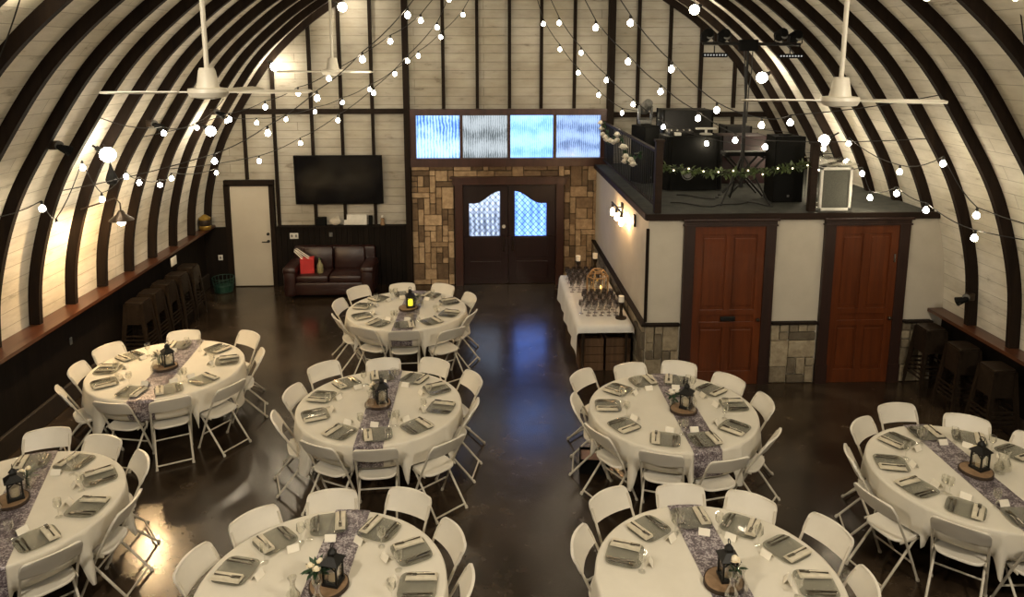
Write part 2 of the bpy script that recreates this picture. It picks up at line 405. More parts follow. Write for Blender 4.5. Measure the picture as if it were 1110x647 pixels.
def full_cut(h, l, r): return [(-x, z) for x, z in cut(h, l)[::-1]] + cut(h, r)[1:]
def shell():
    bm = new(); uv = bm.loops.layers.uv.new('UVMap')
    A, B = full_cut(OUT, 1.22, 1.04), full_cut(OUT2, 1.22, 1.04)
    n_ = min(len(A), len(B)); A, B = A[:n_], B[:n_]
    s = [0]
    for p, q in zip(A, A[1:]): s.append(s[-1] + math.hypot(q[0] - p[0], q[1] - p[1]))
    ys = [YF + (YB + 0.15 - YF) * i / 6 for i in range(7)]
    VA = [[bm.verts.new((CX + taper(x, y), y, z)) for x, z in A] for y in ys]
    VB = [[bm.verts.new((CX + taper(x, y), y, z)) for x, z in B] for y in ys]
    for j in range(6):
        for i in range(len(A) - 1):
            f = bm.faces.new((VA[j][i], VA[j + 1][i], VA[j + 1][i + 1], VA[j][i + 1]))
            for l, (jj, ii) in zip(f.loops, ((j, i), (j + 1, i), (j + 1, i + 1), (j, i + 1))): l[uv].uv = (ys[jj], s[ii])
            f = bm.faces.new((VB[j][i + 1], VB[j + 1][i + 1], VB[j + 1][i], VB[j][i]))
            for l, (jj, ii) in zip(f.loops, ((j, i + 1), (j + 1, i + 1), (j + 1, i), (j, i))): l[uv].uv = (ys[jj], s[ii])
    return bm
o = struct('ceiling', shell(), 'shell', angle=60)
bm = new(); add_box(bm, (CX, (YF + YB) / 2, -0.05), (13.0, YB - YF + 0.5, 0.1)); struct('floor', bm, 'floor', smooth=False)
def gable(y0, y1, holes=None):
    bm = new(); uv = bm.loops.layers.uv.new('UVMap')
    add_prism(bm, [(CX + x, z) for x, z in full(OUT)] , 'y', y0, y1)
    for f in bm.faces:
        for l in f.loops: l[uv].uv = (l.vert.co.x, l.vert.co.z)
    return bm
struct('wall_back', gable(YB, YB + 0.15), 'backboards', smooth=False)
struct('wall_front', gable(YF - 0.15, YF), 'backboards', smooth=False)
# arched timber ribs
RIBY = [14.66 - 0.785 * k for k in range(20)]
rib_n = 0
for y in RIBY:
    bm = new()
    # the rib stands on the window ledges
    A, B = full_cut(INN, 1.285, 1.10), full_cut(OUT, 1.285, 1.10)
    A = [(taper(x, y), z) for x, z in A]; B = [(taper(x, y), z) for x, z in B]
    w = 0.036
    va0 = [bm.verts.new((CX + x, y - w, z)) for x, z in A]; va1 = [bm.verts.new((CX + x, y + w, z)) for x, z in A]
    n = min(len(A), len(B)); B = B[:n]; 
    vb0 = [bm.verts.new((CX + x, y - w, z)) for x, z in B]; vb1 = [bm.verts.new((CX + x, y + w, z)) for x, z in B]
    for i in range(n - 1):
        bm.faces.new((va0[i], va0[i + 1], va1[i + 1], va1[i])); bm.faces.new((vb0[i + 1], vb0[i], vb1[i], vb1[i + 1]))
        bm.faces.new((va0[i + 1], va0[i], vb0[i], vb0[i + 1])); bm.faces.new((va1[i], va1[i + 1], vb1[i + 1], vb1[i]))
    bm.faces.new((va0[0], va1[0], vb1[0], vb0[0])); bm.faces.new((va1[-1], va0[-1], vb0[-1], vb1[-1]))
    rib_n += 1
    struct('trim_%d' % rib_n, bm, 'rib', angle=50)
def trim(bm, mat, smooth=False):
    global rib_n
    rib_n += 1
    return struct('trim_%d' % rib_n, bm, mat, smooth=smooth)
# lower side walls, ledges, curbs
XL, XR = CX - 6.02, CX + 6.06
bm = new(); add_box(bm, (-6.16, (YF + YB) / 2, 0.62), (1.0, YB - YF, 1.24)); struct('wall_left', bm, 'darkwood', smooth=False)
bm = new(); add_box(bm, (6.96, (YF + YB) / 2, 0.53), (0.8, YB - YF, 1.06)); struct('wall_right', bm, 'darkwood', smooth=False)
bm = new(); add_prism(bm, [(-5.445, YF), (-5.445, YB), (CX - 6.04, YB), (CX + taper(-6.06, YF), YF)], 'z', 1.237, 1.282); trim(bm, 'ledge')
bm = new(); add_prism(bm, [(6.33, YF), (6.33, YL - 0.01), (CX + taper(6.06, YL), YL - 0.01), (CX + taper(6.06, YF), YF)], 'z', 1.055, 1.10); trim(bm, 'ledge')
bm = new(); add_box(bm, (-5.635, (YF + YB) / 2, 0.14), (0.05, YB - YF, 0.28), bev=0.01); struct('baseboard_left', bm, 'curb', smooth=False)
bm = new(); add_box(bm, (6.535, (YF + YL) / 2, 0.14), (0.05, YL - YF, 0.28), bev=0.01); struct('baseboard_right', bm, 'curb', smooth=False)
# back-wall studs and beam
for x in (-4.14, -3.41, -2.82, -2.21, -0.8, -0.13, 0.51, 1.14, 1.8, 3.07, 3.7, 4.33, 5.02):
    top = z_at(x - CX) - 0.05; bot = 3.62
    bm = new(); add_box(bm, (x, YB - 0.04, (top + bot) / 2), (0.062, 0.08, top - bot)); trim(bm, 'stud')
for x, b, t in ((-4.74, 2.22, 3.52), (-4.15, 1.26, 3.52), (-3.41, 1.26, 3.52), (-2.82, 1.26, 3.52), (-2.21, 1.26, 3.52), (3.1, 2.5, 3.44), (3.72, 2.5, 3.44), (4.35, 2.5, 3.44), (5.02, 2.5, 3.44)):
    bm = new(); add_box(bm, (x, YB - 0.035, (b + t) / 2), (0.055, 0.07, t - b)); trim(bm, 'stud')
bm = new(); add_box(bm, (-3.22, YB - 0.05, 3.57), (3.4, 0.10, 0.10)); trim(bm, 'stud')
bm = new(); add_box(bm, (4.2, YB - 0.05, 3.49), (3.2, 0.10, 0.10)); trim(bm, 'stud')
for x, w in ((-1.53, 0.11), (2.52, 0.13)):
    top = z_at(x - CX) - 0.05
    bm = new(); add_box(bm, (x, YB - 0.09, top / 2), (w, 0.18, top)); trim(bm, 'stud')
# wainscot behind the sofa with its cap
bm = new()
random.seed(3)
x = -4.225
while x < -1.6:
    w = min(0.11, -1.59 - x); add_box(bm, (x + w / 2, YB - 0.035 - random.random() * 0.006, 0.62), (w - 0.006, 0.06, 1.24)); x += 0.11
trim(bm, 'darkwood')
bm = new(); add_box(bm, (-2.88, YB - 0.06, 1.25), (2.6, 0.13, 0.04)); trim(bm, 'darkwood')
bm = new(); add_box(bm, (-5.6, YB - 0.03, 0.62), (0.86, 0.06, 1.24)); trim(bm, 'darkwood')

# ------------------------------------------------------------------ stone walls
def stonework(rects, axis, base, sign, seed, cell=0.115, depth=0.09, holes=()):
    """random ashlar on a plane: rects (u0,u1,v0,v1); axis 'y' faces -y, 'x' faces -x"""
    rnd = random.Random(seed); bm = new()
    for (u0, u1, v0, v1) in rects:
        nu = max(1, round((u1 - u0) / cell)); nv = max(1, round((v1 - v0) / cell))
        du, dv = (u1 - u0) / nu, (v1 - v0) / nv
        used = [[False] * nv for _ in range(nu)]
        for j in range(nv):
            for i in range(nu):
                if used[i][j]: continue
                opts = [(1, 1), (2, 1), (3, 1), (2, 2), (1, 2), (3, 2), (1, 3), (2, 3), (4, 2), (2, 4), (3, 1), (4, 1)]
                rnd.shuffle(opts)
                for (a, b) in opts + [(1, 1)]:
                    if i + a <= nu and j + b <= nv and all(not used[i + p][j + q] for p in range(a) for q in range(b)): break
                for p in range(a):
                    for q in range(b): used[i + p][j + q] = True
                d = depth * (0.45 + 0.5 * rnd.random())
                cu, cv = u0 + (i + a / 2) * du, v0 + (j + b / 2) * dv
                su, sv = a * du - 0.012, b * dv - 0.012
                if axis == 'y': add_box(bm, (cu, base + sign * d / 2, cv), (su, d, sv), bev=0.012)
                else: add_box(bm, (base + sign * d / 2, cu, cv), (d, su, sv), bev=0.012)
    return bm
bm = stonework([(-1.47, -0.62, 0, 2.5), (1.62, 2.45, 0, 2.5), (-0.62, 1.62, 2.25, 2.5)], 'y', YB - 0.03, -1, 5)
struct('wall_stone', bm, 'stone', smooth=False)
bm = new(); add_box(bm, (-1.05, YB - 0.02, 1.25), (0.88, 0.05, 2.5)); add_box(bm, (2.03, YB - 0.02, 1.25), (0.86, 0.05, 2.5)); add_box(bm, (0.5, YB - 0.02, 2.37), (2.3, 0.05, 0.26))
trim(bm, 'mortar')

# ------------------------------------------------------------------ transom window of four panes
bm = new()
add_box(bm, (0.49, YB - 0.07, 3.55), (3.96, 0.14, 0.12)); add_box(bm, (0.49, YB - 0.08, 2.55), (3.96, 0.16, 0.17))
add_box(bm, (-1.42, YB - 0.06, 3.05), (0.13, 0.12, 1.0)); add_box(bm, (2.40, YB - 0.06, 3.05), (0.13, 0.12, 1.0))
for x in (-0.457, 0.494, 1.413): add_box(bm, (x, YB - 0.06, 3.05), (0.062, 0.12, 0.9))
win = struct('window_1', bm, 'redtrim', smooth=False)
PM = [pane_mat('pane_a', (0.50, 0.82, 1.5), (0.05, 0.15, 0.50), PANE * 1.1, 5.0), pane_mat('pane_b', (0.50, 0.56, 0.60), (0.09, 0.11, 0.12), PANE * 0.8, 7.0, 9.0),
      pane_mat('pane_c', (0.36, 0.68, 1.7), (0.12, 0.32, 0.95), PANE * 1.2, 9.0, 12.0), pane_mat('pane_d', (0.42, 0.60, 1.0), (0.08, 0.14, 0.30), PANE * 0.85, 8.0, 14.0)]
for i, (x0, x1) in enumerate(((-1.35, -0.49), (-0.425, 0.465), (0.522, 1.38), (1.446, 2.335))):
    bm = new(); add_box(bm, ((x0 + x1) / 2, YB - 0.03, 3.06), (x1 - x0, 0.02, 0.88)); obj('pane', bm, PM[i], win, smooth=False)

# ------------------------------------------------------------------ front double door
bm = new()
add_box(bm, (-0.52, YB - 0.09, 1.06), (0.155, 0.18, 2.12)); add_box(bm, (1.53, YB - 0.09, 1.06), (0.155, 0.18, 2.12))
add_box(bm, (0.505, YB - 0.10, 2.17), (2.3, 0.20, 0.13)); add_box(bm, (0.505, YB - 0.11, 2.245), (2.4, 0.22, 0.035))
trim(bm, 'redtrim')
PD = [pane_mat('door_pane_a', (0.58, 0.70, 0.95), (0.11, 0.15, 0.24), PANE * 1.1, 3.0, 5.0), pane_mat('door_pane_b', (0.32, 0.62, 2.0), (0.12, 0.28, 1.05), PANE * 1.35, 2.0, 4.0)]
def pane_shape(x0, x1, mirror, z0, zlo, zhi):
    pts = [(0, z0), (1, z0), (1, zhi)]
    for k in range(1, 11):
        t = k / 10
        # rises from the low outer side in an S to the high middle side
        s = 1 - t
        zz = zlo + (zhi - zlo) * (0.5 - 0.5 * math.cos(PI * min(1, max(0, (s - 0.18) / 0.82))))
        pts.append((1 - t, zz))
    if mirror: pts = [(1 - a, b) for a, b in pts][::-1]
    return [(x0 + a * (x1 - x0), b) for a, b in pts]
for i, (x0, x1, px0, px1, mir) in enumerate(((-0.44, 0.475, -0.315, 0.312, False), (0.485, 1.45, 0.615, 1.258, True))):
    yd = YB - 0.055
    bm = new()
    z0, zlo, zhi = 1.02, 1.70, 1.95
    add_box(bm, ((x0 + x1) / 2, yd + 0.03, 1.04), (x1 - x0, 0.05, 2.06))
    # raised face around the glass
    add_box(bm, ((x0 + x1) / 2, yd - 0.01, z0 / 2), (x1 - x0, 0.04, z0 - 0.02))
    add_box(bm, ((x0 + px0) / 2, yd - 0.01, 1.54), (px0 - x0, 0.04, 1.04)); add_box(bm, ((x1 + px1) / 2, yd - 0.01, 1.54), (x1 - px1, 0.04, 1.04))
    P = pane_shape(px0, px1, mir, z0, zlo, zhi)
    top = [p for p in P if p[1] > z0 + 0.01]
    top = sorted(top, key=lambda p: (p[0], p[1]))
    tp = [(px0, 2.06)] + top + [(px1, 2.06)]
    add_prism(bm, tp, 'y', yd - 0.03, yd + 0.01)
    for zz, hh in ((0.22, 0.34), (0.68, 0.42)):
        add_box(bm, ((x0 + x1) / 2, yd - 0.034, zz + 0.1), (x1 - x0 - 0.3, 0.012, hh), bev=0.005)
    d = struct('door_%d' % (i + 1), bm, 'frontdoor', smooth=False)
    bm = new(); add_prism(bm, P, 'y', yd - 0.012, yd - 0.002); obj('pane', bm, PD[i], d, smooth=False)
    bm = new()
    # diamond leading clipped to the pane
    def inside(x, z):
        if not (px0 < x < px1 and z0 < z): return False
        s = (x - px0) / (px1 - px0)
        if mir: s = 1 - s
        return z < zlo + (zhi - zlo) * (0.5 - 0.5 * math.cos(PI * min(1, max(0, (s - 0.18) / 0.82))))
    for sg in (1, -1):
        for k in range(-14, 15):
            seg = []
            for q in range(121):
                x = px0 + (px1 - px0) * q / 120; z = 1.45 + sg * (x - (px0 + px1) / 2) * 1.1 + k * 0.125
                if inside(x, z): seg.append((x, yd - 0.016, z))
            if len(seg) > 3: add_tube(bm, [seg[0], seg[-1]], 0.006, 4)
    obj('leading', bm, 'black', d, smooth=False)
    bm = new(); hx = 0.39 if i == 0 else 0.575
    add_tube(bm, [(hx, yd - 0.03, 0.98), (hx, yd - 0.08, 0.96), (hx, yd - 0.085, 0.84), (hx, yd - 0.08, 0.72), (hx, yd - 0.03, 0.70)], 0.013, 8)
    obj('door_handle', bm, 'gunmetal', d)
    if i == 0:
        bm = new(); add_lathe(bm, [(0.036, 0), (0.036, 0.02), (0.028, 0.03)], n=16)
        k = obj('deadbolt', bm, 'whitepaint', d); k.rotation_euler = (PI / 2, 0, 0); k.location = (0.39, yd - 0.03, 1.22)

# ------------------------------------------------------------------ white side door
bm = new(); add_box(bm, (-4.705, YB - 0.04, 1.05), (0.775, 0.05, 2.06)); d = struct('door_3', bm, 'whitedoor', smooth=False)
bm = new(); add_lathe(bm, [(0.03, 0), (0.03, 0.02), (0.012, 0.025), (0.012, 0.06)], n=12)
k = obj('door_handle', bm, 'black', d); k.rotation_euler = (PI / 2, 0, 0); k.location = (-4.38, YB - 0.065, 0.95)
bm = new(); add_box(bm, (-4.43, YB - 0.135, 0.95), (0.13, 0.02, 0.022), bev=0.005); obj('door_lever', bm, 'black', d)
bm = new(); add_lathe(bm, [(0.03, 0), (0.03, 0.02), (0.02, 0.03)], n=12)
k = obj('deadbolt', bm, 'black', d); k.rotation_euler = (PI / 2, 0, 0); k.location = (-4.38, YB - 0.065, 1.10)
bm = new(); add_box(bm, (-5.15, YB - 0.05, 1.06), (0.115, 0.10, 2.12)); add_box(bm, (-4.27, YB - 0.05, 1.06), (0.095, 0.10, 2.12)); add_box(bm, (-4.71, YB - 0.05, 2.15), (0.98, 0.10, 0.115))
trim(bm, 'stud')

# ------------------------------------------------------------------ the loft: walls, deck, doors
XS = 2.27
bm = new(); add_box(bm, ((XS + 6.56) / 2, YL + 0.06, 1.22), (6.56 - XS, 0.12, 2.44)); struct('wall_loft_front', bm, 'plaster', smooth=False)
bm = new(); add_box(bm, (XS + 0.06, (YL + 0.12 + YB) / 2, 1.22), (0.12, YB - YL - 0.12, 2.44)); struct('wall_loft_side', bm, 'plaster', smooth=False)
poly = [(XS - 0.03, YL - 0.03), (CX + rel_at(2.5) + 0.05, YL - 0.03), (CX + rel_at(2.5) + 0.05, YB), (XS - 0.03, YB)]
bm = new(); add_prism(bm, poly, 'z', 2.43, ZD); struct('floor_loft', bm, 'deck', smooth=False)
bm = new(); add_box(bm, ((XS + 6.3) / 2, YL - 0.045, 2.465), (6.3 - XS + 0.1, 0.04, 0.09)); trim(bm, 'decktrim')
bm = new(); add_box(bm, (XS - 0.045, (YL + YB) / 2, 2.465), (0.03, YB - YL + 0.05, 0.09)); trim(bm, 'decktrim')
bm = new(); add_box(bm, (XS - 0.012, YL - 0.012, 1.62), (0.04, 0.04, 1.35)); trim(bm, 'stud')
bm = stonework([(XS, 2.74, 0, 0.90), (4.06, 4.72, 0, 0.90), (5.97, 6.38, 0, 0.90)], 'y', YL + 0.01, -1, 8, 0.128, 0.075)
struct('wall_stone_front', bm, 'greystone', smooth=False)
bm = stonework([(YL + 0.02, YB - 0.2, 0, 0.90)], 'x', XS + 0.01, -1, 9, 0.128, 0.075)
struct('wall_stone_side', bm, 'greystone', smooth=False)
bm = new()
for a, b in ((XS - 0.08, 2.74), (4.06, 4.72), (5.97, 6.38)): add_box(bm, ((a + b) / 2, YL - 0.045, 0.915), (b - a, 0.10, 0.025))
add_box(bm, (XS - 0.035, (YL + YB) / 2, 0.915), (0.09, YB - YL, 0.025)); trim(bm, 'stud')
def loft_door(n, x0, x1, slot):
    yd = YL - 0.02
    bm = new(); W = x1 - x0; cx = (x0 + x1) / 2
    add_box(bm, (cx, yd + 0.012, 1.175), (W, 0.03, 2.33))
    rail = [(0.0, 0.20), (0.86, 0.94), (1.04, 1.12), (2.21, 2.33)]
    for a, b in rail: add_box(bm, (cx, yd - 0.012, (a + b) / 2), (W, 0.026, b - a), bev=0.004)
    for sx in (x0 + 0.055, x1 - 0.055): add_box(bm, (sx, yd - 0.0125, 1.165), (0.11, 0.027, 2.33), bev=0.004)
    add_box(bm, (cx, yd - 0.0115, 1.66), (0.10, 0.025, 1.1), bev=0.004); add_box(bm, (cx, yd - 0.0115, 0.53), (0.10, 0.025, 0.68), bev=0.004)
    for s in (-1, 1):
        pc = cx + s * (W / 4 - 0.03)
        add_box(bm, (pc, yd - 0.006, 1.665), (W / 2 - 0.21, 0.016, 0.98), bev=0.006)
        add_box(bm, (pc, yd - 0.006, 0.53), (W / 2 - 0.21, 0.016, 0.58), bev=0.006)
    d = struct('door_%d' % n, bm, 'loftdoor', smooth=False)
    bm = new(); add_ball(bm, (x1 - 0.055, yd - 0.07, 0.98), 0.028, s=(1, 1, 1)); add_tube(bm, [(x1 - 0.055, yd - 0.02, 0.98), (x1 - 0.055, yd - 0.06, 0.98)], 0.01); obj('door_handle', bm, 'gunmetal', d)
    if slot:
        bm = new(); add_box(bm, (cx + 0.02, yd - 0.03, 0.99), (0.21, 0.014, 0.07), bev=0.004); obj('letter_slot', bm, 'black', d)
    else:
        bm = new(); add_box(bm, (x1 - 0.04, yd - 0.028, 1.85), (0.03, 0.01, 0.12), bev=0.003); obj('door_tag', bm, 'chrome', d)
    bm = new(); y = YL - 0.03
    add_box(bm, (x0 - 0.075, y, 1.17), (0.15, 0.07, 2.34), bev=0.005); add_box(bm, (x1 + 0.075, y, 1.17), (0.15, 0.07, 2.34), bev=0.005)
    add_box(bm, (cx, y, 2.385), (W + 0.30, 0.075, 0.09)); add_box(bm, (cx, y - 0.015, 2.425), (W + 0.36, 0.11, 0.035), bev=0.01); add_box(bm, (cx, y - 0.005, 2.342), (W + 0.33, 0.085, 0.022))
    for sx in (x0 - 0.075, x1 + 0.075): add_box(bm, (sx, y - 0.005, 0.14), (0.165, 0.085, 0.28))
    trim(bm, 'loftcase')
loft_door(4, 2.91, 3.90, True)
loft_door(5, 4.89, 5.80, False)

# ------------------------------------------------------------------ loft rail, posts, garlands
def post(x, y, z1, label):
    bm = new(); add_box(bm, (0, 0, (z1 - ZD) / 2), (0.10, 0.10, z1 - ZD), bev=0.008); add_box(bm, (0, 0, z1 - ZD + 0.012), (0.13, 0.13, 0.03), bev=0.006)
    return tag(obj('rail_post', bm, 'decktrim', None, (x, y, ZD), smooth=False), label, 'post')
post(2.40, 9.95, 3.50, 'brown square rail post at the outer corner of the loft')
post(4.58, 9.96, 3.45, 'brown square rail post on the loft beside the white framed screen')
rail = thing('loft_railing', 'dark iron baluster railing along the aisle side of the loft', 'railing', (2.40, 10.0, ZD))
bm = new(); add_box(bm, (0, 2.33, 0.85), (0.06, 4.6, 0.04), bev=0.006); obj('top_rail', bm, 'decktrim', rail, smooth=False)
bm = new(); add_box(bm, (0, 2.33, 0.09), (0.045, 4.6, 0.03), bev=0.006); obj('bottom_rail', bm, 'decktrim', rail, smooth=False)
b0 = None
for k in range(32):
    if b0 is None:
        bm = new(); add_tube(bm, [(0, 0, 0.10), (0, 0, 0.835)], 0.008, 6); b0 = obj('baluster', bm, 'black', rail)
    else:
        c = b0.copy(); COL.objects.link(c); c.parent = rail; b0_ = c
    (b0 if k == 0 else c).location = (0, 0.2 + k * 0.138, 0)
def rose_bm(bm, c, r, seed=0, n=14):
    rnd = random.Random(seed); c = Vector(c)
    add_ball(bm, c, r * 0.45, 8, 6)
    for k in range(n):
        t = k / n; a = k * 2.4; tilt = 0.25 + 0.95 * t; rr = r * (0.45 + 0.55 * t)
        m = Matrix.Translation(c) @ Matrix.Rotation(a, 4, 'Z') @ Matrix.Rotation(tilt, 4, 'Y')
        vs_ = []
        for i in range(4):
            row = []
            for j in range(4):
                u = (i / 3 - 0.5) * 1.1; v = j / 3
                wdt = math.sin(min(1, v * 1.25) * PI * 0.62) * 0.9
                p = Vector((rr * 0.42 * math.cos(u * 1.6) + r * 0.16 * v * v - rr * 0.15, rr * math.sin(u * 1.6) * wdt * 0.75, rr * 0.85 * v - r * 0.35))
                row.append(bm.verts.new(m @ p))
            vs_.append(row)
        for i in range(3):
            for j in range(3):
                try: bm.faces.new((vs_[i][j], vs_[i + 1][j], vs_[i + 1][j + 1], vs_[i][j + 1]))
                except ValueError: pass
def leaf_bm(bm, base, d, L, w, up=Vector((0, 0, 1))):
    base = Vector(base); d = Vector(d).normalized(); s = d.cross(up)
    s = s.normalized() if s.length > 1e-3 else d.orthogonal()
    nrm = s.cross(d)
    pts = [(0, 0, 0), (0.3, 0.5, 0.04), (0.65, 0.42, 0.03), (1, 0, -0.08), (0.65, -0.42, 0.03), (0.3, -0.5, 0.04)]
    V = [bm.verts.new(base + d * (p[0] * L) + s * (p[1] * w) + nrm * (p[2] * L)) for p in pts]
    bm.faces.new((V[0], V[1], V[2], V[3])); bm.faces.new((V[0], V[3], V[4], V[5]))
    # a little thickness
    U = [bm.verts.new(v.co - nrm * 0.0015) for v in V]
    bm.faces.new((U[3], U[2], U[1], U[0])); bm.faces.new((U[5], U[4], U[3], U[0]))
    for i in range(6): bm.faces.new((V[i], U[i], U[(i + 1) % 6], V[(i + 1) % 6]))
# white flower swag on the side rail
sw = thing('flower_swag', 'swag of white artificial roses draped over the iron loft railing', 'flower garland', (2.36, 12.0, 3.3))
pts = [(0, 2.3, 0.02), (-.01, 1.9, -0.12), (-.02, 1.45, -0.18), (-.02, 1.0, -0.12), (-.01, 0.4, -0.02), (-.02, 0.0, -0.17), (-.03, -0.4, -0.27), (-.03, -0.75, -0.24), (-.02, -1.1, -0.1)]
bm = new(); add_tube(bm, pts, 0.008, 6)
rnd = random.Random(4)
for p in pts:
    for k in range(7): leaf_bm(bm, p, (rnd.uniform(-1, .2), rnd.uniform(-1, 1), rnd.uniform(-1, 1)), 0.10, 0.05)
obj('vine', bm, 'leaf', sw)
for i, p in enumerate(pts[:-1]):
    for k in range(2):
        bm = new(); rose_bm(bm, (p[0] - 0.06 + rnd.uniform(-.03, .03), p[1] + rnd.uniform(-.13, .13), p[2] + rnd.uniform(-.07, .07)), 0.105, i * 3 + k); obj('flower', bm, 'whiterose', sw)
# green garland along the front edge, on a cable between the posts
gp = catenary((2.45, 9.97, 3.14), (4.53, 9.98, 3.16), 0.10, 40)
ga = thing('leaf_garland', 'green leaf garland with tiny lights strung across the loft front', 'garland')
bm = new(); add_tube(bm, gp, 0.006, 6); obj('cable', bm, 'cord', ga)
bm = new()
for p in gp:
    for k in range(9): leaf_bm(bm, p + Vector((0, 0, rnd.uniform(-.03, .03))), (rnd.uniform(-1, 1), rnd.uniform(-.8, .8), rnd.uniform(-.9, .8)), 0.085, 0.04)
obj('leaves', bm, 'garland', ga)
for k in range(3, 40, 4):
    bm = new(); add_ball(bm, gp[k] + Vector((0, -0.05, rnd.uniform(-.04, .04))), 0.012, 6, 4); obj('fairy_light', bm, 'fairy', ga)

# ------------------------------------------------------------------ band gear on the loft
def draped_booth():
    t = thing('dj_booth', 'black draped booth table standing on the loft with white round emblem', 'table', (3.37, 11.9, ZD))
    bm = new(); n = 60; top = 0.88
    ring = sup(n, 0.46, 0.30, 9)
    rows = []
    for zz, f in ((0.02, 1.05), (0.45, 1.02), (top - 0.02, 1.0), (top, 0.97)):
        rows.append([bm.verts.new((x * f + (0.012 * math.sin(i * 1.9) if zz < 0.8 else 0), y * f + (0.012 * math.cos(i * 2.3) if zz < 0.8 else 0), zz)) for i, (x, y) in enumerate(ring)])
    for A, B in zip(rows, rows[1:]):
        for i in range(n): bm.faces.new((A[i], A[(i + 1) % n], B[(i + 1) % n], B[i]))
    bm.faces.new(rows[-1]); bm.faces.new(rows[0][::-1]); obj('drape', bm, 'matblack', t)
    bm = new(); add_lathe(bm, [(0.0, 0), (0.07, 0), (0.07, 0.008), (0, 0.008)], n=20, cap=False)
    add_lathe(bm, [(0.10, 0), (0.10, 0.006), (0.085, 0.006), (0.085, 0)], n=24, cap=False)
    e = obj('emblem', bm, 'grey', t); e.rotation_euler = (PI / 2, 0, 0); e.location = (-0.10, -0.325, 0.28)
draped_booth()
t = thing('mixing_console', 'black mixing console with small knobs on the draped booth', 'audio mixer', (3.2, 11.9, ZD + 0.885))
bm = new(); add_box(bm, (0, 0, 0.035), (0.40, 0.30, 0.07), Matrix.Rotation(0.12, 3, 'X'), bev=0.008); obj('console_body', bm, 'black', t)
for i in range(4):
    bm = new(); add_tube(bm, [(-0.15 + i * 0.1, -0.05, 0.06), (-0.15 + i * 0.1, -0.05, 0.085)], 0.012, 8); obj('knob', bm, 'whitepaint', t)
bm = new(); add_box(bm, (0, 0, 0.025), (0.10, 0.09, 0.05), bev=0.006)
tag(obj('card_box', bm, 'whitepaint', None, (3.12, 11.72, ZD + 0.885)), 'small white box at the front edge of the draped booth', 'box')
t = thing('desk_lamp', 'white low lamp with a flat shade on the draped booth', 'lamp', (3.62, 11.85, ZD + 0.885))
bm = new(); add_lathe(bm, [(0.10, 0), (0.11, 0.01), (0.09, 0.025), (0.02, 0.03), (0.02, 0.09)], n=16); obj('base', bm, 'whitepaint', t)
bm = new(); add_box(bm, (0, 0, 0.10), (0.34, 0.08, 0.03), bev=0.01); obj('lamp_head', bm, 'whitepaint', t)
def road_case(x, y, w, d, h, label, mat='black'):
    t = thing('road_case', label, 'equipment case', (x, y, ZD))
    bm = new(); add_box(bm, (0, 0, h / 2), (w, d, h), bev=0.015); obj('case_body', bm, mat, t)
    for sx in (-1, 1):
        for sy in (-1, 1):
            bm = new(); add_box(bm, (sx * w / 2, sy * d / 2, h / 2), (0.03, 0.03, h + 0.006), bev=0.006); obj('corner_edge', bm, 'matblack', t)
    bm = new(); add_box(bm, (0, -d / 2 - 0.008, h * 0.62), (w * 0.3, 0.016, 0.06), bev=0.005); obj('latch', bm, 'gunmetal', t)
road_case(3.5, 12.75, 0.84, 0.5, 1.24, 'tall black equipment case behind the draped booth on the loft')
road_case(4.42, 12.5, 0.78, 0.5, 0.82, 'maroon amplifier case beside the lighting stand on the loft', 'maroon')
road_case(4.6, 13.3, 0.45, 0.4, 0.9, 'dark case standing behind the maroon amplifier case')
def speaker(x, y, w, d, h, rz, label, tilt=0.0):
    t = thing('loudspeaker', label, 'loudspeaker', (x, y, ZD), rz)
    bm = new()
    add_prism(bm, [(-w / 2, -d / 2), (w / 2, -d / 2), (w / 2 * 0.8, d / 2), (-w / 2 * 0.8, d / 2)], 'z', 0.0, h); obj('cabinet', bm, 'matblack', t, smooth=False)
    bm = new(); add_box(bm, (0, -d / 2 - 0.008, h / 2), (w * 0.94, 0.016, h * 0.95), bev=0.006); obj('grille', bm, 'grille', t)
    bm = new(); add_box(bm, (0, -d / 2 - 0.018, h * 0.1), (0.035, 0.006, 0.035), bev=0.003); obj('badge', bm, 'grey', t)
    bm = new(); add_box(bm, (0, -0.0, h + 0.012), (0.2, 0.05, 0.024), bev=0.008); obj('carry_handle', bm, 'black', t)
speaker(4.5, 10.82, 0.46, 0.42, 0.98, 0.05, 'large black loudspeaker at the loft front beside the rail post')
speaker(2.76, 12.52, 0.34, 0.38, 0.98, 0.5, 'black loudspeaker near the iron railing of the loft')
t = thing('stage_light', 'grey moving stage light on a short stand by the loft railing', 'stage light', (2.86, 12.98, ZD))
bm = new(); add_tube(bm, [(0, 0, 0.0), (0, 0, 0.95)], 0.03, 8); add_lathe(bm, [(0.2, 0), (0.2, 0.02), (0.03, 0.05)], n=16); obj('stand', bm, 'black', t)
bm = new(); add_box(bm, (0, 0, 1.0), (0.22, 0.2, 0.10), bev=0.02); obj('base', bm, 'grey', t)
for s in (-1, 1):
    bm = new(); add_box(bm, (s * 0.11, 0, 1.16), (0.035, 0.12, 0.25), bev=0.012); obj('yoke_arm', bm, 'grey', t)
bm = new(); add_lathe(bm, [(0.05, -0.14), (0.09, -0.08), (0.09, 0.08), (0.075, 0.16), (0.06, 0.16)], n=14); h = obj('light_head', bm, 'grey', t); h.location = (0, 0, 1.25); h.rotation_euler = (0.9, 0, 0.3)
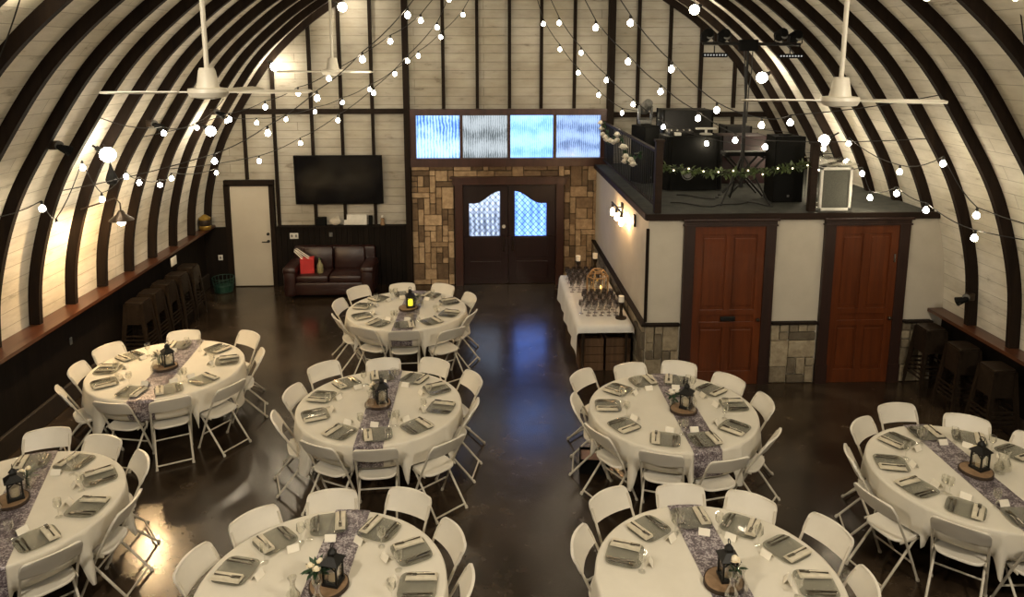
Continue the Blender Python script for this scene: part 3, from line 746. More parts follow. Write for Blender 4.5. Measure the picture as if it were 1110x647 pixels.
# keyboard on an X stand
t = thing('keyboard_stand', 'black folding keyboard stand with crossed legs on the loft', 'stand', (4.02, 11.15, ZD))
for s in (-1, 1):
    for yy in (-0.14, 0.14):
        bm = new(); add_tube(bm, [(-0.27 * s, yy, 0.02), (0.27 * s, yy, 0.62)], 0.017, 8); obj('leg', bm, 'black', t)
bm = new()
for x in (-0.27, 0.27): add_tube(bm, [(x, -0.17, 0.62), (x, 0.17, 0.62)], 0.016, 8)
obj('support_arm', bm, 'black', t)
t = thing('keyboard', 'black electronic keyboard resting on the crossed stand', 'keyboard', (4.02, 11.15, ZD + 0.64))
bm = new(); add_box(bm, (0, 0, 0.03), (0.66, 0.28, 0.06), bev=0.01); obj('keyboard_body', bm, 'matblack', t)
bm = new()
for k in range(22): add_box(bm, (-0.30 + k * 0.0285, -0.06, 0.064), (0.025, 0.14, 0.012))
obj('keys', bm, 'grey', t, smooth=False)
# lighting tree
t = thing('lighting_stand', 'tall black tripod lighting stand with crossbar on the loft', 'lighting stand', (3.76, 10.5, ZD))
bm = new(); add_tube(bm, [(0, 0, 0.25), (0, 0, 1.35)], 0.026, 10); add_tube(bm, [(0, 0, 1.3), (0, 0, 2.33)], 0.018, 10); obj('pole', bm, 'black', t)
for k in range(3):
    a = k * 2 * PI / 3 - 0.5
    bm = new(); add_tube(bm, [(0, 0, 0.75), (0.42 * math.cos(a), 0.42 * math.sin(a), 0.02)], 0.014, 8); add_tube(bm, [(0, 0, 0.3), (0.22 * math.cos(a), 0.22 * math.sin(a), 0.39)], 0.008, 6); obj('leg', bm, 'black', t)
bm = new(); add_tube(bm, [(-0.66, 0, 2.33), (0.75, 0, 2.31)], 0.022, 8); obj('crossbar', bm, 'black', t)
bm = new(); add_box(bm, (0, 0, 2.30), (0.26, 0.12, 0.16), bev=0.015); obj('control_box', bm, 'matblack', t)
bm = new(); 
for s in (-1, 1): add_tube(bm, [(0.06 * s, -0.02, 2.25), (0.05 * s, -0.05, 1.95), (0.03 * s, -0.03, 1.7), (0.02, -0.03, 1.2)], 0.008, 6)
obj('cable', bm, 'cord', t)
def led_bar(x, z, label):
    t = thing('led_bar', label, 'stage light', (x, 10.46, z))
    bm = new(); add_box(bm, (0, 0, 0), (0.36, 0.06, 0.065), bev=0.008); obj('housing', bm, 'matblack', t)
    for k in range(8):
        bm = new(); add_lathe(bm, [(0, 0), (0.012, 0), (0.010, 0.006), (0, 0.006)], n=8, cap=False); o = obj('led', bm, 'led', t); o.rotation_euler = (PI / 2, 0, 0); o.location = (-0.147 + k * 0.042, -0.031, 0)
    bm = new(); add_tube(bm, [(0, 0.02, 0.03), (0, 0.03, 0.13)], 0.009, 6); obj('bracket', bm, 'black', t)
led_bar(3.27, 4.665, 'black light bar hanging from the crossbar end toward the stone wall')
led_bar(4.36, 4.65, 'black light bar hanging from the crossbar end toward the curved wall')
def par(x, z, label):
    t = thing('par_light', label, 'stage light', (x, 10.48, z))
    bm = new(); add_lathe(bm, [(0.05, 0.10), (0.075, 0.06), (0.08, -0.08), (0.07, -0.08), (0.065, 0.02)], n=14); h = obj('can', bm, 'matblack', t); h.rotation_euler = (1.25, 0, 0.1)
    bm = new(); add_tube(bm, [(-0.09, 0, 0.0), (-0.095, 0, -0.1), (0, 0, -0.13), (0.095, 0, -0.1), (0.09, 0, 0)], 0.009, 6); obj('yoke', bm, 'black', t)
    bm = new(); add_lathe(bm, [(0, 0), (0.05, 0), (0.04, 0.008), (0, 0.01)], n=12, cap=False); h = obj('lens', bm, 'grey', t); h.location = (0.012, -0.075, -0.022); h.rotation_euler = (1.25 , 0, 0.1)
for x, z, l in ((3.16, 4.95, 'black stage can light at the outer end of the crossbar above the booth'), (3.40, 4.945, 'black stage can light beside the outermost can above the booth'), (4.22, 4.955, 'black stage can light on the crossbar toward the curved wall'), (4.43, 4.93, 'black stage can light on the crossbar tip by the curved wall')): par(x, z, l)
CABLES = [([(2.75, 10.6, ZD + 0.012), (3.3, 10.3, ZD + 0.012), (3.9, 10.6, ZD + 0.012), (4.2, 10.25, ZD + 0.012)], 'black cable snaking along the front of the loft floor'),
          ([(3.0, 11.2, ZD + 0.012), (3.5, 10.85, ZD + 0.012), (3.6, 11.05, ZD + 0.012), (3.72, 11.3, ZD + 0.012)], 'black cable looping in front of the crossed keyboard stand')]
for pp, l in CABLES:
    bm = new(); Q = [Vector(p) for p in pp]; P4 = [a.lerp(b, k / 8) + Vector((0, 0.06 * math.sin(k / 8 * 2 * PI), 0)) for a, b in zip(Q, Q[1:]) for k in range(8)]; add_tube(bm, P4, 0.010, 6); tag(obj('cable', bm, 'cord'), l, 'cable')
# white framed screen box on the loft edge
t = thing('screen_box', 'white framed mesh screen box topped with clear plastic on the loft', 'screen box', (4.93, 10.0, ZD))
bm = new(); w, h = 0.46, 0.62
for sx in (-1, 1): add_box(bm, (sx * (w / 2 - 0.02), 0, h / 2), (0.04, 0.04, h), bev=0.004); add_box(bm, (sx * (w / 2 - 0.02), 0.4, h / 2), (0.04, 0.04, h), bev=0.004)
for zz in (0.02, h - 0.02):
    for yy in (0, 0.4): add_box(bm, (0, yy, zz), (w, 0.04, 0.04), bev=0.004)
    for sx in (-1, 1): add_box(bm, (sx * (w / 2 - 0.02), 0.2, zz), (0.04, 0.4, 0.04), bev=0.004)
obj('frame', bm, 'whitepaint', t)
bm = new(); add_box(bm, (0, 0, h / 2), (w - 0.06, 0.008, h - 0.06)); obj('mesh_panel', bm, 'greymesh', t)
bm = new(); add_box(bm, (w / 2 - 0.02, 0.2, h / 2), (0.008, 0.36, h - 0.06)); obj('mesh_panel', bm, 'greymesh', t)
bm = new()
rnd = random.Random(8); g = []
for i in range(7):
    g.append([bm.verts.new((-w / 2 + w * 1.2 * i / 6 - 0.03, -0.03 + 0.5 * j / 5, h + 0.03 + 0.035 * rnd.random() + 0.05 * (j / 5) - 0.02 * (i / 6))) for j in range(6)])
for i in range(6):
    for j in range(5): bm.faces.new((g[i][j], g[i + 1][j], g[i + 1][j + 1], g[i][j + 1]))
r = bmesh.ops.extrude_face_region(bm, geom=bm.faces[:]); bmesh.ops.translate(bm, vec=(0, 0, -0.006), verts=[v for v in r['geom'] if isinstance(v, bmesh.types.BMVert)])
obj('plastic_cover', bm, 'plastic', t)

# ------------------------------------------------------------------ string lights
def bulb_meshes():
    bm = new(); add_lathe(bm, [(0.010, 0.0), (0.016, -0.012), (0.028, -0.026), (0.034, -0.044), (0.030, -0.064), (0.018, -0.077), (0.005, -0.081)], n=12)
    b = obj('bulb', bm, 'lit')
    bm = new(); add_lathe(bm, [(0.008, 0.045), (0.015, 0.035), (0.016, 0.0), (0.010, -0.004)], n=8)
    s = obj('socket', bm, 'cord'); return b, s
B0, S0 = bulb_meshes()
first_bulb = [True]
def string_light(label, bulbs, ends, sag=0.03):
    """bulbs: hanging points in order; ends: two anchor points"""
    t = thing('string_light', label, 'string lights', ends[0], 0, 'festoon bulb strings under the roof')
    O = Vector(ends[0]); pts = []
    kn = [Vector(ends[0])] + [Vector(b) + Vector((0, 0, 0.10)) for b in bulbs] + [Vector(ends[1])]
    for a, b in zip(kn, kn[1:]):
        c = catenary(a, b, sag, 5); pts += c[:-1]
    pts.append(kn[-1])
    bm = new(); add_tube(bm, [p - O for p in pts], 0.0065, 5); obj('cord', bm, 'cord', t)
    for b in bulbs:
        if first_bulb[0]:
            s, bb = S0, B0; first_bulb[0] = False
        else:
            s = S0.copy(); COL.objects.link(s); bb = B0.copy(); COL.objects.link(bb)
        s.parent = t; s.location = Vector(b) + Vector((0, 0, 0.055)) - O
        bb.parent = t; bb.location = Vector(b) + Vector((0, 0, 0.055)) - O
    return t
def ridge(y, x=CX): return (x, y, 6.95)
def wallp(side, z, y): return (CX + taper(side * (rel_at(z) - 0.06), y), y, z)
string_light('bulb string sloping from the ridge past the hanging fan toward the white door',
    [(-0.9, 9.0, 5.12), (-1.45, 9.0, 4.6), (-2.01, 9.0, 4.14), (-2.62, 9.0, 3.72), (-3.28, 9.0, 3.38)], [ridge(9.0), wallp(-1, 3.0, 9.24)])
string_light('bulb string crossing just above the television toward the ledge wall',
    [(-0.91, 11.0, 5.15), (-1.36, 11.0, 4.85), (-2.27, 11.0, 4.31), (-2.73, 11.0, 4.1), (-3.22, 11.0, 3.9), (-3.75, 11.0, 3.72)], [ridge(11.0), wallp(-1, 3.5, 10.75)])
string_light('bulb string running low across the boards beside the television',
    [(-0.56, 12.4, 5.55), (-0.76, 12.4, 5.1), (-1.26, 12.4, 4.56), (-1.83, 12.4, 4.03), (-2.44, 12.4, 3.58), (-3.08, 12.4, 3.2), (-3.78, 12.4, 2.9)], [ridge(12.4), wallp(-1, 2.8, 12.3)])
string_light('long bulb string close to the back boards on the television side',
    [(-0.37, 13.8, 5.38), (-0.78, 13.8, 4.98), (-1.2, 13.8, 4.64), (-1.64, 13.8, 4.31), (-2.11, 13.8, 4.03), (-2.62, 13.8, 3.79), (-3.13, 13.8, 3.62), (-3.67, 13.8, 3.48), (-4.21, 13.8, 3.42), (-4.76, 13.8, 3.45)], [ridge(13.8), wallp(-1, 3.5, 13.88)])
string_light('bulb string sloping from the ridge to the draped booth on the loft',
    [(1.41, 9.4, 4.99), (1.83, 9.4, 4.57), (2.26, 9.4, 4.19), (2.76, 9.4, 3.85), (3.26, 9.4, 3.56), (3.66, 9.4, 3.47)], [ridge(9.4), wallp(1, 3.6, 9.24)])
string_light('bulb string passing under the lighting stand crossbar',
    [(1.67, 8.5, 5.01), (2.16, 8.5, 4.49), (2.71, 8.5, 4.02), (3.25, 8.5, 3.84), (3.59, 8.5, 3.87)], [ridge(8.5), wallp(1, 4.2, 8.45)])
string_light('bulb string crossing over the iron loft railing',
    [(1.21, 12.0, 5.16), (1.57, 12.0, 4.69), (1.99, 12.0, 4.25), (2.44, 12.0, 3.86), (2.95, 12.0, 3.49), (3.53, 11.5, 3.27), (4.86, 12.0, 3.05)], [ridge(12.0), wallp(1, 3.0, 12.3)])
string_light('bulb string on the back boards above the transom window end',
    [(1.1, 13.8, 5.22), (1.41, 13.8, 4.76), (1.76, 13.8, 4.33), (2.15, 13.8, 3.92), (2.6, 13.8, 3.58)], [ridge(13.8, 0.6), wallp(1, 3.2, 13.88)])
string_light('bulb string looped along the ribs above the stools ledge',
    [(-5.0, 13.77, 2.49), (-5.0, 11.81, 2.71), (-5.0, 11.38, 2.68), (-5.0, 10.71, 2.83), (-5.0, 10.34, 2.98), (-5.0, 9.65, 2.79), (-5.0, 9.26, 3.27), (-5.0, 8.59, 2.68), (-5.0, 8.35, 2.94)], [wallp(-1, 2.6, 14.66), wallp(-1, 3.0, 7.6)], 0.06)
string_light('short bulb string high on the ribs above the barn lamp',
    [(-4.5, 11.7, 3.53), (-4.5, 10.49, 3.57)], [wallp(-1, 3.9, 13.3), wallp(-1, 3.9, 9.24)], 0.06)
string_light('upper bulb string along the ribs beside the loft',
    [(5.45, 10.75, 3.35), (5.45, 9.35, 3.14), (5.45, 8.46, 3.38), (5.45, 7.78, 2.9)], [wallp(1, 3.4, 11.52), wallp(1, 2.9, 6.8)], 0.06)
string_light('lower bulb string along the ribs above the white framed screen',
    [(5.35, 11.33, 3.2), (5.35, 11.5, 2.86), (5.35, 11.61, 2.72), (5.35, 10.1, 3.0), (5.35, 9.84, 2.7), (5.35, 9.2, 2.88), (5.35, 8.54, 2.8), (5.35, 7.63, 2.68)], [wallp(1, 3.0, 12.5), wallp(1, 2.8, 6.8)], 0.04)
for i, y in enumerate((0.2, 1.6, 3.0, 4.2, 5.3, 6.4)):  # strings carried on above the view, extra rows added to brighten the roof
    for s in (-1, 1):
        bl = [(CX + s * d, y, z_at(d) - 0.55 - 0.25 * math.sin(PI * d / 5.2)) for d in (0.7, 1.6, 2.5, 3.4, 4.2)]
        bl = [(a, b, max(c, 5.15 if y > 3 else 4.2)) for a, b, c in bl if True]
        string_light('added bulb string high under the roof over the front tables, %s, %s' % (('first row', 'second row', 'third row', 'fourth row', 'fifth row', 'sixth row')[i], 'ledge side' if s < 0 else 'loft side'), bl, [ridge(y, CX + s * 0.06), wallp(s, 4.6 if y > 3 else 3.6, y + 0.3)])

for side, nm in ((-1, 'ledge side'), (1, 'loft side')):  # out-of-view strings added to brighten the near curved ceiling
    bl = [(CX + taper(side * (rel_at(3.35) - 0.5), y), y, 3.35 + 0.08 * math.sin(y * 2.3)) for y in (0.2, 1.0, 1.8, 2.6, 3.4, 4.2, 5.0)]
    string_light('added unseen bulb string looped along the front ribs, %s' % nm, bl, [wallp(side, 3.6, -0.6), wallp(side, 3.6, 5.8)], 0.05)
# globe flood lamps on rib brackets
def globe_lamp(p, anchor, label, r=0.085):
    t = thing('globe_lamp', label, 'lamp', p)
    bm = new(); add_ball(bm, (0, 0, 0), r, 16, 10); obj('globe', bm, 'litglobe', t)
    a = Vector(anchor) - Vector(p)
    d = a.normalized()
    bm = new(); add_tube(bm, [d * (r * 0.9), d * (r + 0.07)], [0.045, 0.03], 10); add_tube(bm, [d * (r + 0.05), a], 0.014, 8); obj('bracket', bm, 'black', t)
    return t
def anch(p): 
    s = 1 if p[0] > CX else -1
    return (CX + taper(s * (rel_at(p[2] + 0.12) - 0.03), p[1]), p[1], p[2] + 0.12)
for p, l, r in (((-2.63, 14.2, 5.55), 'globe lamp high on the end boards over the television side', 0.085), ((-4.0, 14.45, 4.45), 'globe lamp where the roof meets the end boards above the white door', 0.085),
             ((3.70, 13.1, 5.45), 'globe lamp high on the roof above the loft', 0.085), ((4.97, 13.1, 4.27), 'globe lamp on the roof below the lighting crossbar', 0.095),
             ((-4.80, 9.50, 3.41), 'large globe lamp on a rib bracket above the barn lamp', 0.095), ((-4.76, 12.98, 3.36), 'globe lamp on a rib above the far stools', 0.085), ((5.58, 11.82, 3.29), 'globe lamp on the rib beside the white framed screen', 0.085)):
    globe_lamp(p, anch(p), l, r)
def clamp_light(p, side, label):
    t = thing('clamp_light', label, 'spotlight', p)
    bm = new(); add_box(bm, (side * 0.06, 0, 0), (0.10, 0.08, 0.10), bev=0.012); obj('clamp', bm, 'gunmetal', t)
    bm = new(); add_lathe(bm, [(0.02, 0.08), (0.035, 0.05), (0.06, -0.07), (0.055, -0.07), (0.02, 0.03)], n=12); h = obj('lamp_head', bm, 'matblack', t); h.location = (-side * 0.06, -0.03, -0.04); h.rotation_euler = (0.7, side * 0.9, 0)
    bm = new(); add_tube(bm, [(0, 0, 0), (-side * 0.12, -0.06, -0.10)], 0.012, 6); obj('arm', bm, 'black', t)
    bm = new(); add_lathe(bm, [(0, 0), (0.05, 0.0), (0.05, 0.01), (0, 0.01)], n=10, cap=False); h = obj('lens', bm, 'grey', t); h.location = (-side * 0.02, -0.04, 0.0); h.rotation_euler = (1.2, 0, 0)
for p, s, l in (((-4.79, 8.45, 3.66), -1, 'dark clamp spotlight on the rib over the ledge wall, first from the front'), ((-4.72, 10.72, 3.70), -1, 'dark clamp spotlight on the rib over the ledge wall, second from the front'),
                ((-4.66, 13.06, 3.69), -1, 'dark clamp spotlight on the rib over the far stools'), ((6.36, 9.12, 1.51), 1, 'small dark clamp spotlight low on the rib above the loft side ledge')):
    clamp_light(p, s, l)
# unseen flood lamps added above the gallery to brighten the tables
def fill_flood_lamp(p, aim, watts, label):
    t = thing('fill_flood_lamp', label, 'fill lamp', p)
    q = (Vector(aim) - Vector(p)).to_track_quat('-Z', 'Y')
    bm = new(); add_lathe(bm, [(0.05, 0.22), (0.09, 0.16), (0.19, 0.0), (0.185, 0.0), (0.08, 0.14)], n=20); h = obj('lamp_shade', bm, 'black', t); h.rotation_mode = 'QUATERNION'; h.rotation_quaternion = q
    s = 1 if p[0] > CX else -1
    a = Vector((CX + taper(s * (rel_at(p[2] + 0.2) - 0.02), p[1]), p[1], p[2] + 0.2)) - Vector(p)
    bm = new(); add_tube(bm, [(0, 0, 0.1), a], 0.02, 8); obj('bracket', bm, 'black', t)
    l = bpy.data.lights.new('flood', 'SPOT'); l.energy = watts; l.color = (1.0, 0.88, 0.70); l.spot_size = math.radians(95); l.spot_blend = 0.7; l.shadow_soft_size = 0.15
    o = bpy.data.objects.new('fill_flood_light', l); COL.objects.link(o); o.parent = t; o.rotation_mode = 'QUATERNION'; o.rotation_quaternion = q
fill_flood_lamp((-2.9, 1.2, 5.35), (-1.0, 7.2, 0.5), FILL_FLOOD, 'added unseen flood lamp on the rib above the gallery, ledge side')
fill_flood_lamp((3.76, 1.2, 5.35), (1.9, 7.2, 0.5), FILL_FLOOD, 'added unseen flood lamp on the rib above the gallery, loft side')
# barn lamp on the ledge-side wall
def barn_lamp(p, label):
    t = thing('barn_lamp', label, 'wall lamp', p)
    bm = new(); add_lathe(bm, [(0.03, 0.10), (0.05, 0.07), (0.06, 0.05), (0.15, -0.02), (0.155, -0.035), (0.14, -0.02), (0.05, 0.035), (0.0, 0.04)], n=24, cap=False); obj('lamp_shade', bm, 'gunmetal', t)
    bm = new(); add_ball(bm, (0, 0, -0.055), 0.052, 12, 8); obj('bulb', bm, 'litbarn', t)
    ax = CX + taper(-rel_at(p[2] + 0.1), p[1]) - p[0]
    bm = new(); add_tube(bm, [(0, 0, 0.10), (0, 0, 0.20), (-0.06, 0, 0.27), (-0.14, 0, 0.24), (ax + 0.03, 0, 0.12)], 0.011, 8); obj('gooseneck', bm, 'gunmetal', t)
barn_lamp((-4.90, 9.90, 2.50), 'lit barn lamp with a wide shade on the wall above the stools')
t = thing('cage_lamp', 'unlit dark teardrop lamp hanging below the large globe lamp', 'lamp', (-4.93, 9.80, 3.09))
bm = new(); add_lathe(bm, [(0.012, 0.16), (0.025, 0.10), (0.055, 0.02), (0.075, -0.05), (0.06, -0.10), (0.02, -0.125)], n=14); obj('lamp_shade', bm, 'matblack', t)
bm = new(); add_tube(bm, [(0, 0, 0.15), (0, 0, 0.35), (-0.07, 0, 0.42)], 0.007, 6); obj('cord', bm, 'cord', t)

# ------------------------------------------------------------------ ceiling fans
def fan(p, angs, label):
    t = thing('ceiling_fan', label, 'ceiling fan', p)
    top = z_at(p[0] - CX) - p[2] - 0.02
    bm = new(); add_tube(bm, [(0, 0, 0.12), (0, 0, top)], 0.017, 10); obj('downrod', bm, 'fanwhite', t)
    bm = new(); add_lathe(bm, [(0.05, 0.17), (0.058, 0.15), (0.075, 0.05), (0.080, 0.03)], n=20); obj('canopy', bm, 'fanwhite', t)
    bm = new(); add_lathe(bm, [(0.05, 0.035), (0.135, 0.025), (0.14, 0.0), (0.12, -0.035), (0.04, -0.05)], n=24); obj('motor', bm, 'fanwhite', t)
    for a in angs:
        a = math.radians(a)
        bm = new()
        m = Matrix.Rotation(a, 4, 'Z') @ Matrix.Rotation(0.16, 4, 'X')
        poly = [(0.20, -0.035), (0.45, -0.055), (0.70, -0.05), (0.72, 0), (0.70, 0.05), (0.45, 0.055), (0.20, 0.035)]
        add_prism(bm, poly, 'z', -0.004, 0.004)
        add_box(bm, (0.16, 0, 0), (0.14, 0.035, 0.008))
        bmesh.ops.transform(bm, matrix=m, verts=bm.verts[:]); obj('blade', bm, 'fanwhite', t)
fan((-1.96, 5.35, 4.40), (188, 8, 78), 'white ceiling fan hanging on its rod over the table with leafy roses')
fan((2.62, 5.35, 4.33), (176, 62, -16), 'white ceiling fan hanging on its rod on the loft side')
fan((-1.87, 9.3, 4.46), (176, 60, -40), 'small looking white ceiling fan in front of the end wall boards')

# ------------------------------------------------------------------ television and wall things
t = thing('television', 'large black flat television on the end wall above the sofa', 'television', (-2.90, YB - 0.16, 2.22))
bm = new(); add_box(bm, (0, 0, 0), (1.74, 0.05, 0.99), Matrix.Rotation(0.05, 3, 'X'), bev=0.006); obj('casing', bm, 'matblack', t)
bm = new(); add_box(bm, (0, -0.027, 0), (1.70, 0.006, 0.95), Matrix.Rotation(0.05, 3, 'X')); obj('screen', bm, 'screen', t, smooth=False)
bm = new(); add_box(bm, (0, 0.085, 0), (0.4, 0.12, 0.4), bev=0.01); obj('wall_bracket', bm, 'black', t)
yl = YB - 0.07
bm = new(); add_box(bm, (0, 0, 0.085), (0.20, 0.11, 0.17), bev=0.01); tag(obj('black_box', bm, 'matblack', None, (-3.30, yl, 1.272)), 'small black box on the wainscot cap under the television', 'box')
bm = new(); add_ball(bm, (0, 0, 0.08), 0.10, 10, 8, (1.2, 0.5, 0.8)); add_ball(bm, (0.05, 0, 0.14), 0.05, 8, 6, (1, 0.7, 1.2)); tag(obj('cloth_bundle', bm, 'plaster', None, (-3.02, yl, 1.272)), 'crumpled pale cloth on the cap beside the white board', 'cloth')
t = thing('sign_board', 'blank white board propped on the wainscot cap under the television', 'board', (-2.62, yl + 0.01, 1.272))
bm = new(); add_box(bm, (0, 0, 0.11), (0.46, 0.02, 0.21), Matrix.Rotation(-0.12, 3, 'X'), bev=0.004); obj('panel', bm, 'whitepaint', t)
bm = new(); add_box(bm, (0.26, 0.0, 0.10), (0.07, 0.05, 0.2), bev=0.006); tag(obj('dark_bottle', bm, 'matblack', None, (-2.57, yl, 1.272)), 'narrow dark carton against the end of the white board', 'carton')
t = thing('figurine', 'small pale figurine at the end of the wainscot cap by the stone', 'figurine', (-2.07, yl, 1.272))
bm = new(); add_lathe(bm, [(0.045, 0), (0.05, 0.02), (0.03, 0.08), (0.04, 0.12), (0.015, 0.15)], n=12); obj('figure_body', bm, 'slice', t)
bm = new(); add_ball(bm, (0, 0, 0.17), 0.03, 10, 8); obj('ball', bm, 'whitepaint', t)
def plate_switch(name, p, w, h, label, cat, n=2, mat='whitepaint', rot=0):
    t = thing(name, label, cat, p, rot)
    bm = new(); add_box(bm, (0, 0, 0), (w, 0.012, h), bev=0.004); obj('cover', bm, mat, t)
    for k in range(n):
        bm = new(); add_box(bm, ((k - (n - 1) / 2) * w / n, -0.009, 0), (w / n * 0.35, 0.012, h * 0.45), bev=0.003); obj('rocker', bm, 'grey', t)
plate_switch('wall_plate', (-3.86, YB - 0.08, 1.06), 0.17, 0.12, 'white wall plate on the wainscot near the white door', 'switch plate', 2)
plate_switch('outlet_plate', (-3.12, YB - 0.08, 1.08), 0.07, 0.09, 'small pale outlet plate on the wainscot above the sofa', 'outlet', 1, 'grey')
plate_switch('round_switch', (-5.36, YB - 0.07, 0.62), 0.09, 0.11, 'pale switch plate in the dark corner beside the white door', 'switch plate', 1)
plate_switch('ledge_switch', (-5.652, 9.75, 0.82), 0.05, 0.10, 'small switch plate on the dark wall below the ledge', 'switch plate', 1, 'grey', PI / 2)
# sofa
def sofa():
    t = thing('leather_sofa', 'oxblood leather loveseat against the wainscot under the television', 'sofa', (-3.02, 14.18, 0))
    W = 1.72
    bm = new(); add_box(bm, (0, 0, 0.21), (W - 0.1, 0.78, 0.26), bev=0.04); obj('base', bm, 'leather', t)
    for s in (-1, 1):
        bm = new(); add_box(bm, (s * (W / 2 - 0.12), -0.02, 0.33), (0.24, 0.82, 0.54), bev=0.07); add_box(bm, (s * (W / 2 - 0.12), -0.03, 0.57), (0.27, 0.80, 0.17), bev=0.07); obj('armrest', bm, 'leather', t)
        bm = new(); add_box(bm, (s * 0.315, -0.06, 0.40), (0.62, 0.66, 0.15), bev=0.05); obj('seat_cushion', bm, 'leather', t)
        bm = new(); add_box(bm, (s * 0.315, 0.24, 0.67), (0.62, 0.2, 0.48), Matrix.Rotation(-0.15, 3, 'X'), bev=0.08); obj('back_cushion', bm, 'leather', t)
    bm = new(); add_box(bm, (0, 0.35, 0.50), (W - 0.1, 0.16, 0.78), bev=0.05); obj('backrest', bm, 'leather', t)
    for sx in (-1, 1):
        for sy in (-1, 1):
            bm = new(); add_lathe(bm, [(0.02, 0), (0.03, 0.04), (0.035, 0.10)], (sx * (W / 2 - 0.14), sy * 0.32, 0), 10); obj('leg', bm, 'darkwood', t)
sofa()
t = thing('tote_bag', 'red fabric tote with its handles up on the sofa seat', 'bag', (-3.47, 14.05, 0.476), 0.15)
bm = new(); add_prism(bm, [(-0.13, -0.09), (0.13, -0.09), (0.13, 0.09), (-0.13, 0.09)], 'z', 0, 0.29); obj('bag_body', bm, 'red', t, smooth=False)
for s in (-1, 1):
    bm = new(); add_tube(bm, [(-0.10 + 0.03, s * 0.06, 0.27), (-0.24, s * 0.06 + 0.05, 0.44), (-0.20, s * 0.06 + 0.05, 0.46), (0.06, s * 0.06, 0.27)], 0.010, 6); obj('handle', bm, 'card', t)
t = thing('drink_carton', 'tan bottle beside the red tote on the sofa', 'bottle', (-3.22, 14.02, 0.476))
bm = new(); add_lathe(bm, [(0.055, 0), (0.06, 0.02), (0.06, 0.15), (0.025, 0.21), (0.022, 0.26)], n=14); obj('bottle_body', bm, 'bottle', t)
bm = new(); add_lathe(bm, [(0.025, 0.26), (0.025, 0.29), (0.015, 0.295)], n=12); obj('cap', bm, 'leaf', t)
# brass drum on the ledge, green basket in the corner, paper notice
t = thing('brass_lantern', 'round brass lantern on the far end of the ledge', 'lantern', (-5.50, 14.35, 1.285))
bm = new(); add_lathe(bm, [(0.10, 0), (0.115, 0.02), (0.115, 0.07), (0.105, 0.08)], n=20); obj('base', bm, 'brass', t)
bm = new(); add_lathe(bm, [(0.105, 0.08), (0.118, 0.14), (0.105, 0.20)], n=20); obj('glass_drum', bm, 'gunmetal', t)
bm = new(); add_lathe(bm, [(0.115, 0.20), (0.115, 0.23), (0.05, 0.28), (0.02, 0.30)], n=20); obj('lid', bm, 'brass', t)
t = thing('wire_basket', 'green round wire basket on the floor in the dark corner', 'basket', (-5.22, 14.35, 0))
bm = new()
for z, r in ((0.02, 0.17), (0.16, 0.19), (0.30, 0.21)): add_tube(bm, [(r * math.cos(a * PI / 10), r * math.sin(a * PI / 10), z) for a in range(20)], 0.008, 6, closed=True)
for a in range(16): add_tube(bm, [(0.17 * math.cos(a * PI / 8), 0.17 * math.sin(a * PI / 8), 0.02), (0.21 * math.cos(a * PI / 8), 0.21 * math.sin(a * PI / 8), 0.30)], 0.006, 5)
obj('wire_frame', bm, 'green', t)
bm = new(); add_lathe(bm, [(0, 0.03), (0.16, 0.03), (0.17, 0.14), (0, 0.17)], n=16, cap=False); obj('lining', bm, 'green', t)
bm = new(); add_box(bm, (0, 0, 0), (0.01, 0.22, 0.15), bev=0.002); tag(obj('paper_notice', bm, 'card', None, (-5.42, 12.62, 1.13)), 'white paper notice hung just under the ledge by the far stools', 'notice')

# ------------------------------------------------------------------ wall sconce on the loft side wall
t = thing('wall_sconce', 'dark bar sconce with three amber bulbs on the loft side wall', 'wall lamp', (XS, 11.75, 2.20))
bm = new(); add_box(bm, (-0.015, 0, 0), (0.03, 0.12, 0.16), bev=0.006); obj('wall_plate', bm, 'black', t)
bm = new(); add_tube(bm, [(-0.03, 0, 0), (-0.12, 0, 0.02)], 0.012, 8); add_tube(bm, [(-0.12, -0.56, 0.02), (-0.12, 0.36, 0.02)], 0.016, 8); obj('bar', bm, 'black', t)
for k in range(3):
    y = -0.5 + 0.4 * k
    bm = new(); add_lathe(bm, [(0.014, 0.02), (0.022, -0.01), (0.022, -0.06)], (-0.12, y, 0), 10); obj('socket', bm, 'black', t)
    bm = new(); add_lathe(bm, [(0.014, -0.06), (0.03, -0.10), (0.036, -0.14), (0.025, -0.18), (0.006, -0.195)], (-0.12, y, 0), 12); obj('bulb', bm, 'litsconce', t)
bm = new(); add_box(bm, (0, 0, 0.05), (0.03, 0.10, 0.18), bev=0.008); tag(obj('wall_speaker', bm, 'gunmetal', None, (XS - 0.016, 10.75, 2.16)), 'small dark box on the loft side wall next to the sconce', 'wall box')

